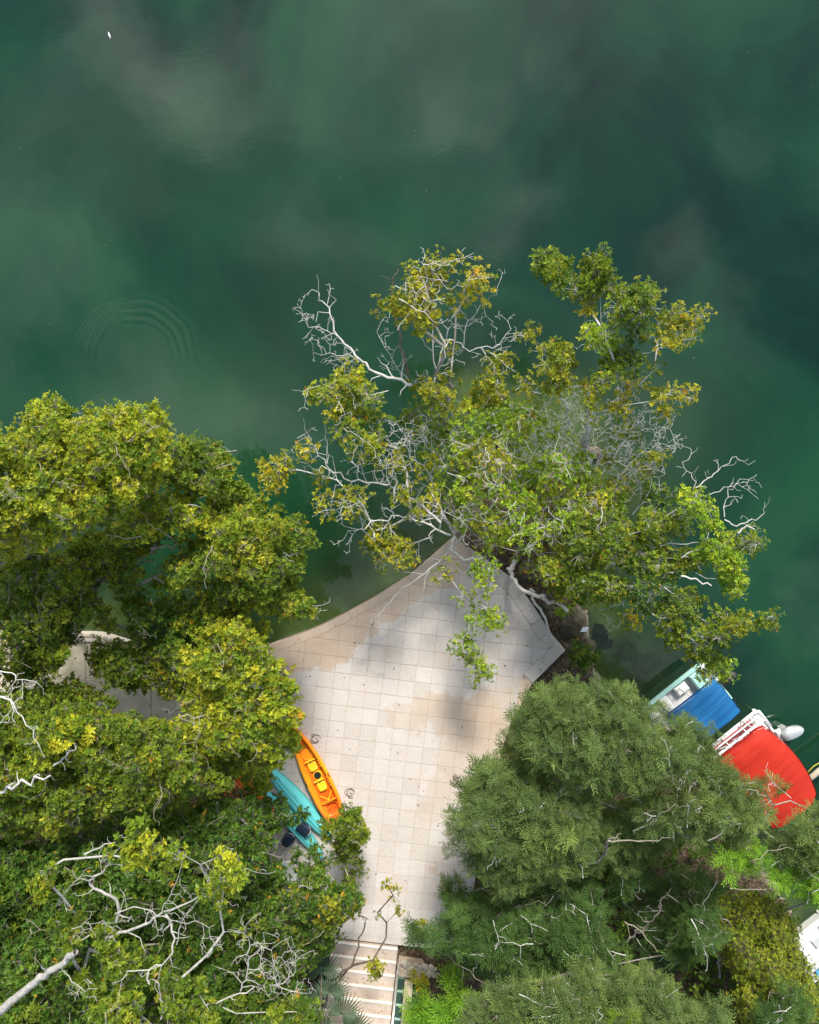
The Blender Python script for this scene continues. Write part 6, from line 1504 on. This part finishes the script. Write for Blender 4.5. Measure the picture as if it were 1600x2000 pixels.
tree('feathery_tree', 'dark feathery tree below the big one, between the terrace foot and the thicket', GF, (1128, 1850, 1.2), [
    D([(880, 1740), (925, 1725), (1000, 1760), (1090, 1740), (1150, 1710), (1200, 1740), (1180, 1800), (1210, 1840), (1180, 1900), (1080, 1900), (1000, 1930), (920, 1900), (870, 1870), (810, 1850), (790, 1830), (800, 1800), (850, 1800)], 3.0, 5.4, 'fernd', sp=32, n=3, R=.30, inset=10),
    D([(868, 1720), (890, 1712), (905, 1745), (900, 1790), (875, 1770)], 2.8, 3.6, 'fern', sp=24, n=2, R=.2, inset=4, L=.26, layers=1),
    D([(1180, 1700), (1250, 1690), (1250, 1750), (1210, 1780)], 3.6, 4.4, 'fernd', sp=32, n=3)],
  kind='feather', seed=53, rtrunk=.16, top=(1130, 1800, 3.2), dead=[
    (Z([(1130, 1860), (1128, 1820), (1136, 1790)], 1.6, 4.0), .07, .05, 0, .2, M_BARK),
    (Z([(1140, 1865), (1165, 1830), (1172, 1800)], 1.6, 3.6), .10, .06, 0, .2, M_BARK),
    (Z([(1010, 1820), (1040, 1835), (1070, 1845), (1100, 1855)], 5.2, 5.6), 0.024, 0.018, 2, .3, M_TWIG),
    (Z([(850, 1855), (890, 1880), (930, 1905), (970, 1935)], 4.6, 5.0), 0.018, 0.011, 1, .2, M_TWIG),
    (Z([(1098, 1690), (1096, 1710), (1090, 1740)], 6, 5.6), 0.014, 0.006, 2, .5, M_TWIG),
    (Z([(1025, 1770), (1045, 1760), (1070, 1765)], 5.4, 5.8), 0.011, 0.006, 2, .5, M_TWIG)])
tree('feathery_tree', 'bright feathery tree at the bottom edge right of the stairs', GF, (1080, 2040, 2.2), [
    D([(915, 1960), (960, 1930), (1020, 1910), (1090, 1905), (1150, 1890), (1200, 1900), (1290, 1880), (1300, 1920), (1350, 1960), (1420, 1960), (1430, 2080), (880, 2080)], 5.6, 7.8, 'fern', sp=34, n=3, R=.30, inset=10),
    D([(1310, 1800), (1350, 1790), (1360, 1850), (1330, 1890), (1300, 1860)], 3.6, 4.4, 'fernd', sp=33, n=3),
    D([(1195, 1985), (1235, 1980), (1240, 2010), (1195, 2010)], 7.6, 8, 'lime', sp=24, n=3, L=.2, layers=1)],
  kind='feather', seed=54, rtrunk=.16, dead=[
    (Z([(1120, 1990), (1130, 1965), (1125, 1945)], 7.6, 8.2), 0.018, 0.008, 2, .9, M_TWIG),
    (Z([(1060, 1990), (1065, 1965), (1070, 1940)], 7.4, 7.8), 0.014, 0.008, 2, .4, M_TWIG),
    (Z([(1225, 1840), (1255, 1815), (1280, 1790), (1300, 1740)], 3, 5), .05, .02, 1, .5, M_BARK),
    (Z([(1220, 1800), (1250, 1820), (1285, 1860)], 3.8, 4.2), 0.028, 0.016, 2, .4, M_TWIG)])
tree('feathery_tree', 'feathery tree over the dark hollow at the lower right', GF, (1440, 1800, .9), [
    D([(1340, 1700), (1400, 1700), (1420, 1740), (1395, 1780), (1360, 1760)], 3.4, 4.2, 'fernd', sp=33, n=3, R=.3),
    D([(1330, 1790), (1390, 1770), (1420, 1820), (1390, 1870), (1340, 1870)], 4.0, 5.0, 'fernd', sp=33, n=3, R=.3),
    D([(1500, 1690), (1540, 1690), (1600, 1700), (1680, 1710), (1680, 1745), (1600, 1770), (1550, 1750), (1510, 1730)], 5.0, 6.2, 'fernb', sp=33, n=3, R=.3),
    D([(1500, 1930), (1560, 1930), (1600, 1990), (1560, 2070), (1470, 2070), (1480, 1980)], 4.6, 5.8, 'fernd', sp=34, n=3, R=.3)],
  kind='feather', seed=55, rtrunk=.08, dead=[
    (Z([(1405, 1785), (1430, 1810), (1442, 1850), (1442, 1910)], 4.6, 3.2), 0.024, 0.018, 2, .2, M_TWIG),
    (Z([(1405, 1910), (1405, 1870), (1395, 1845)], 2.4, 4.0), .05, .03, 1, .4, M_BARK),
    (Z([(1460, 1990), (1462, 1960), (1475, 1930)], 3.6, 4.2), .04, .02, 1, .4, M_DEAD)])
tree('vine_thicket', 'tangled yellow green vine thicket at the lower right beside the white boat', None, (1490, 1850, .5), [
    D([(1400, 1760), (1450, 1740), (1520, 1740), (1545, 1770), (1555, 1810), (1562, 1850), (1590, 1890), (1600, 1940), (1640, 1990), (1640, 2080), (1400, 2080), (1420, 1990), (1430, 1930), (1410, 1860), (1390, 1810)], 3.0, 4.4, 'vine', sp=20, layers=2, n=24, L=.065, nl=6, R=.32)],
  seed=56, rtrunk=.06, cat='thicket', bark=M_BROWN)
tree('yellow_bush', 'small yellow leaved bush right of the stair head, among dark feathery leaves', None, (825, 1815, .5), [
    D([(795, 1800), (815, 1780), (835, 1785), (850, 1800), (845, 1830), (815, 1835), (800, 1825)], 2.0, 2.8, 'gold', sp=18, layers=1, n=9, L=.09, R=.2)],
  seed=57, rtrunk=.03, cat='bush', bark=M_BROWN)
tree('ochre_bush', 'brownish yellow low plant right of the green stair strips', None, (818, 1920, 1.0), [
    D([(800, 1895), (835, 1900), (850, 1930), (840, 1955), (805, 1950)], 1.4, 1.9, 'gold', sp=17, layers=1, n=9, L=.12, wid=.16, R=.2)],
  seed=58, rtrunk=.02, cat='bush', bark=M_BROWN)
tree('fern', 'bright green fern fronds at the bottom right of the stairs', None, (870, 1950, 1.2), [
    D([(870, 1885), (895, 1900), (920, 1930), (915, 1960), (890, 1960), (868, 1920)], 2.4, 3.2, 'fernb', sp=30, n=2, R=.18, L=.40, layers=1),
    D([(810, 1930), (850, 1945), (890, 1970), (900, 2060), (820, 2060), (805, 1990)], 1.8, 2.6, 'fernb', sp=32, n=2, R=.2, L=.36, layers=1)],
  kind='feather', seed=59, rtrunk=.03, cat='fern', bark=M_BROWN)
tree('fern', 'dark green fern clump on the rocks at the terrace corner', None, (1130, 1288, .1), [
    D([(1105, 1265), (1130, 1245), (1155, 1262), (1172, 1290), (1155, 1315), (1120, 1312), (1102, 1290)], .6, 1.2, 'dark', sp=17, n=8, R=.2, L=.15, wid=.14, layers=2, kind='ros')],
  seed=60, rtrunk=.02, cat='fern', bark=M_BROWN)
tree('fern', 'yellow green fern below the pale limb stub near the boulder', None, (1100, 1200, .3), [
    D([(1085, 1185), (1110, 1180), (1118, 1200), (1105, 1215), (1085, 1208)], .7, 1.0, 'lime', sp=15, n=6, R=.15, L=.17, wid=.10, layers=1, kind='ros')],
  seed=61, rtrunk=.02, cat='fern', bark=M_BROWN)
tree('undergrowth_bush', 'low shaded bushes filling the dark gap beneath the feathery trees', None, (1280, 1780, .5), [
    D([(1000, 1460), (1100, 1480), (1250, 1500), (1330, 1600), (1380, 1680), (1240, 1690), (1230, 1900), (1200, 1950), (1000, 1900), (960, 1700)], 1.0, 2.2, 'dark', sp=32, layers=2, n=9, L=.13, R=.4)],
  seed=62, rtrunk=.04, cat='bush', bark=M_BROWN)
tree('undergrowth_bush', 'low shaded bushes beneath the lower left trees', None, (300, 1700, 1.0), [
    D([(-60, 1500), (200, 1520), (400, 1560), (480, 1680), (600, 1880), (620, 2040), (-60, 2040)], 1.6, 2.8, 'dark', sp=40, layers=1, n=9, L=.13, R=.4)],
  seed=63, rtrunk=.04, cat='bush', bark=M_BROWN)

tree('undergrowth_bush', 'grey green low scrub covering the rocks of the point', None, (1030, 1000, .2), [
    D([(890, 1010), (910, 950), (960, 910), (1040, 895), (1120, 905), (1165, 950), (1165, 1060), (1140, 1110), (1140, 1180), (1090, 1200), (1060, 1150), (1010, 1100), (930, 1070)], 1.0, 2.2, 'olive', sp=24, layers=1, n=6, L=.10, R=.34)],
  seed=64, rtrunk=.04, cat='bush', bark=M_DEAD)
tree('undergrowth_bush', 'shaded scrub below the vine thicket in the lower right corner', None, (1480, 1930, .5), [
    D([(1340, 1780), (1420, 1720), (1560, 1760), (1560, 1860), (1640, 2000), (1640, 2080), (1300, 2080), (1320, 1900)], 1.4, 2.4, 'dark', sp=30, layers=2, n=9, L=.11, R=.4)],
  seed=65, rtrunk=.04, cat='bush', bark=M_BROWN)
tree('undergrowth_bush', 'sparse saplings added dark to deepen the shade of the hollow among bare trunks, lower right', None, (1290, 1800, .5), [  # added fill: dark leaf colour stands in for the hollow's shade over lit soil
    D([(1220, 1690), (1400, 1690), (1400, 1900), (1230, 1900)], .9, 2.6, 'fernd', sp=36, n=2, layers=2)],
  kind='feather', seed=66, rtrunk=.03, cat='bush', bark=M_BROWN)
# fan palm beside the stairs
M_PALM = simple('palm_leaf', (0.05, 0.085, 0.045), 0.45, 0.4, 0.2, 6.0)
pb = P(640, 1985, 1.4)
palm = empty('fan_palm', pb, 'dark green fan palm with pointed leaf blades left of the stairs', 'palm')
MB().tube([pb, pb + np.array([.05, .1, .9]), pb + np.array([.0, .15, 1.7])], [.10, .09, .08], 10).build('trunk', M_BROWN, palm, smooth=True)
hub = pb + np.array([0, .15, 1.75])
for (u, v, z, rr, tilt) in ((628, 1900, 3.6, .85, .3), (645, 1940, 3.4, .80, .2), (668, 1982, 3.3, .85, .15), (625, 2010, 3.4, .8, .2), (690, 2010, 3.0, .8, .1), (600, 1960, 3.6, .7, .4)):
    c = P(u, v, z); d0 = c - hub; b = MB()
    MB().tube([hub, hub + d0 * .5 + np.array([0, 0, .2]), c], [.022, .018, .014], 6).build('leaf_stalk', M_BROWN, palm, smooth=True)
    az = math.atan2(d0[1], d0[0])
    for k in range(26):
        a = az + R(-125 + 250 * k / 25); L_ = rr * (.85 + .15 * math.cos(a - az)) * random.uniform(.92, 1.05)
        dv = np.array([math.cos(a), math.sin(a), .12 * math.cos(a - az)]); sv = np.array([-math.sin(a), math.cos(a), 0]) * .032; up = np.array([0, 0, .02])
        m1 = c + dv * L_ * .55; tip = c + dv * L_ - np.array([0, 0, .22 * L_])
        b.add([c, m1 + sv + up, tip, m1 - sv + up, m1 - up], [(0, 4, 1), (1, 4, 2), (2, 4, 3), (0, 3, 4)])
    b.build('leaf_fan', M_PALM, palm)
print('LEAF QUADS', NROS[0])
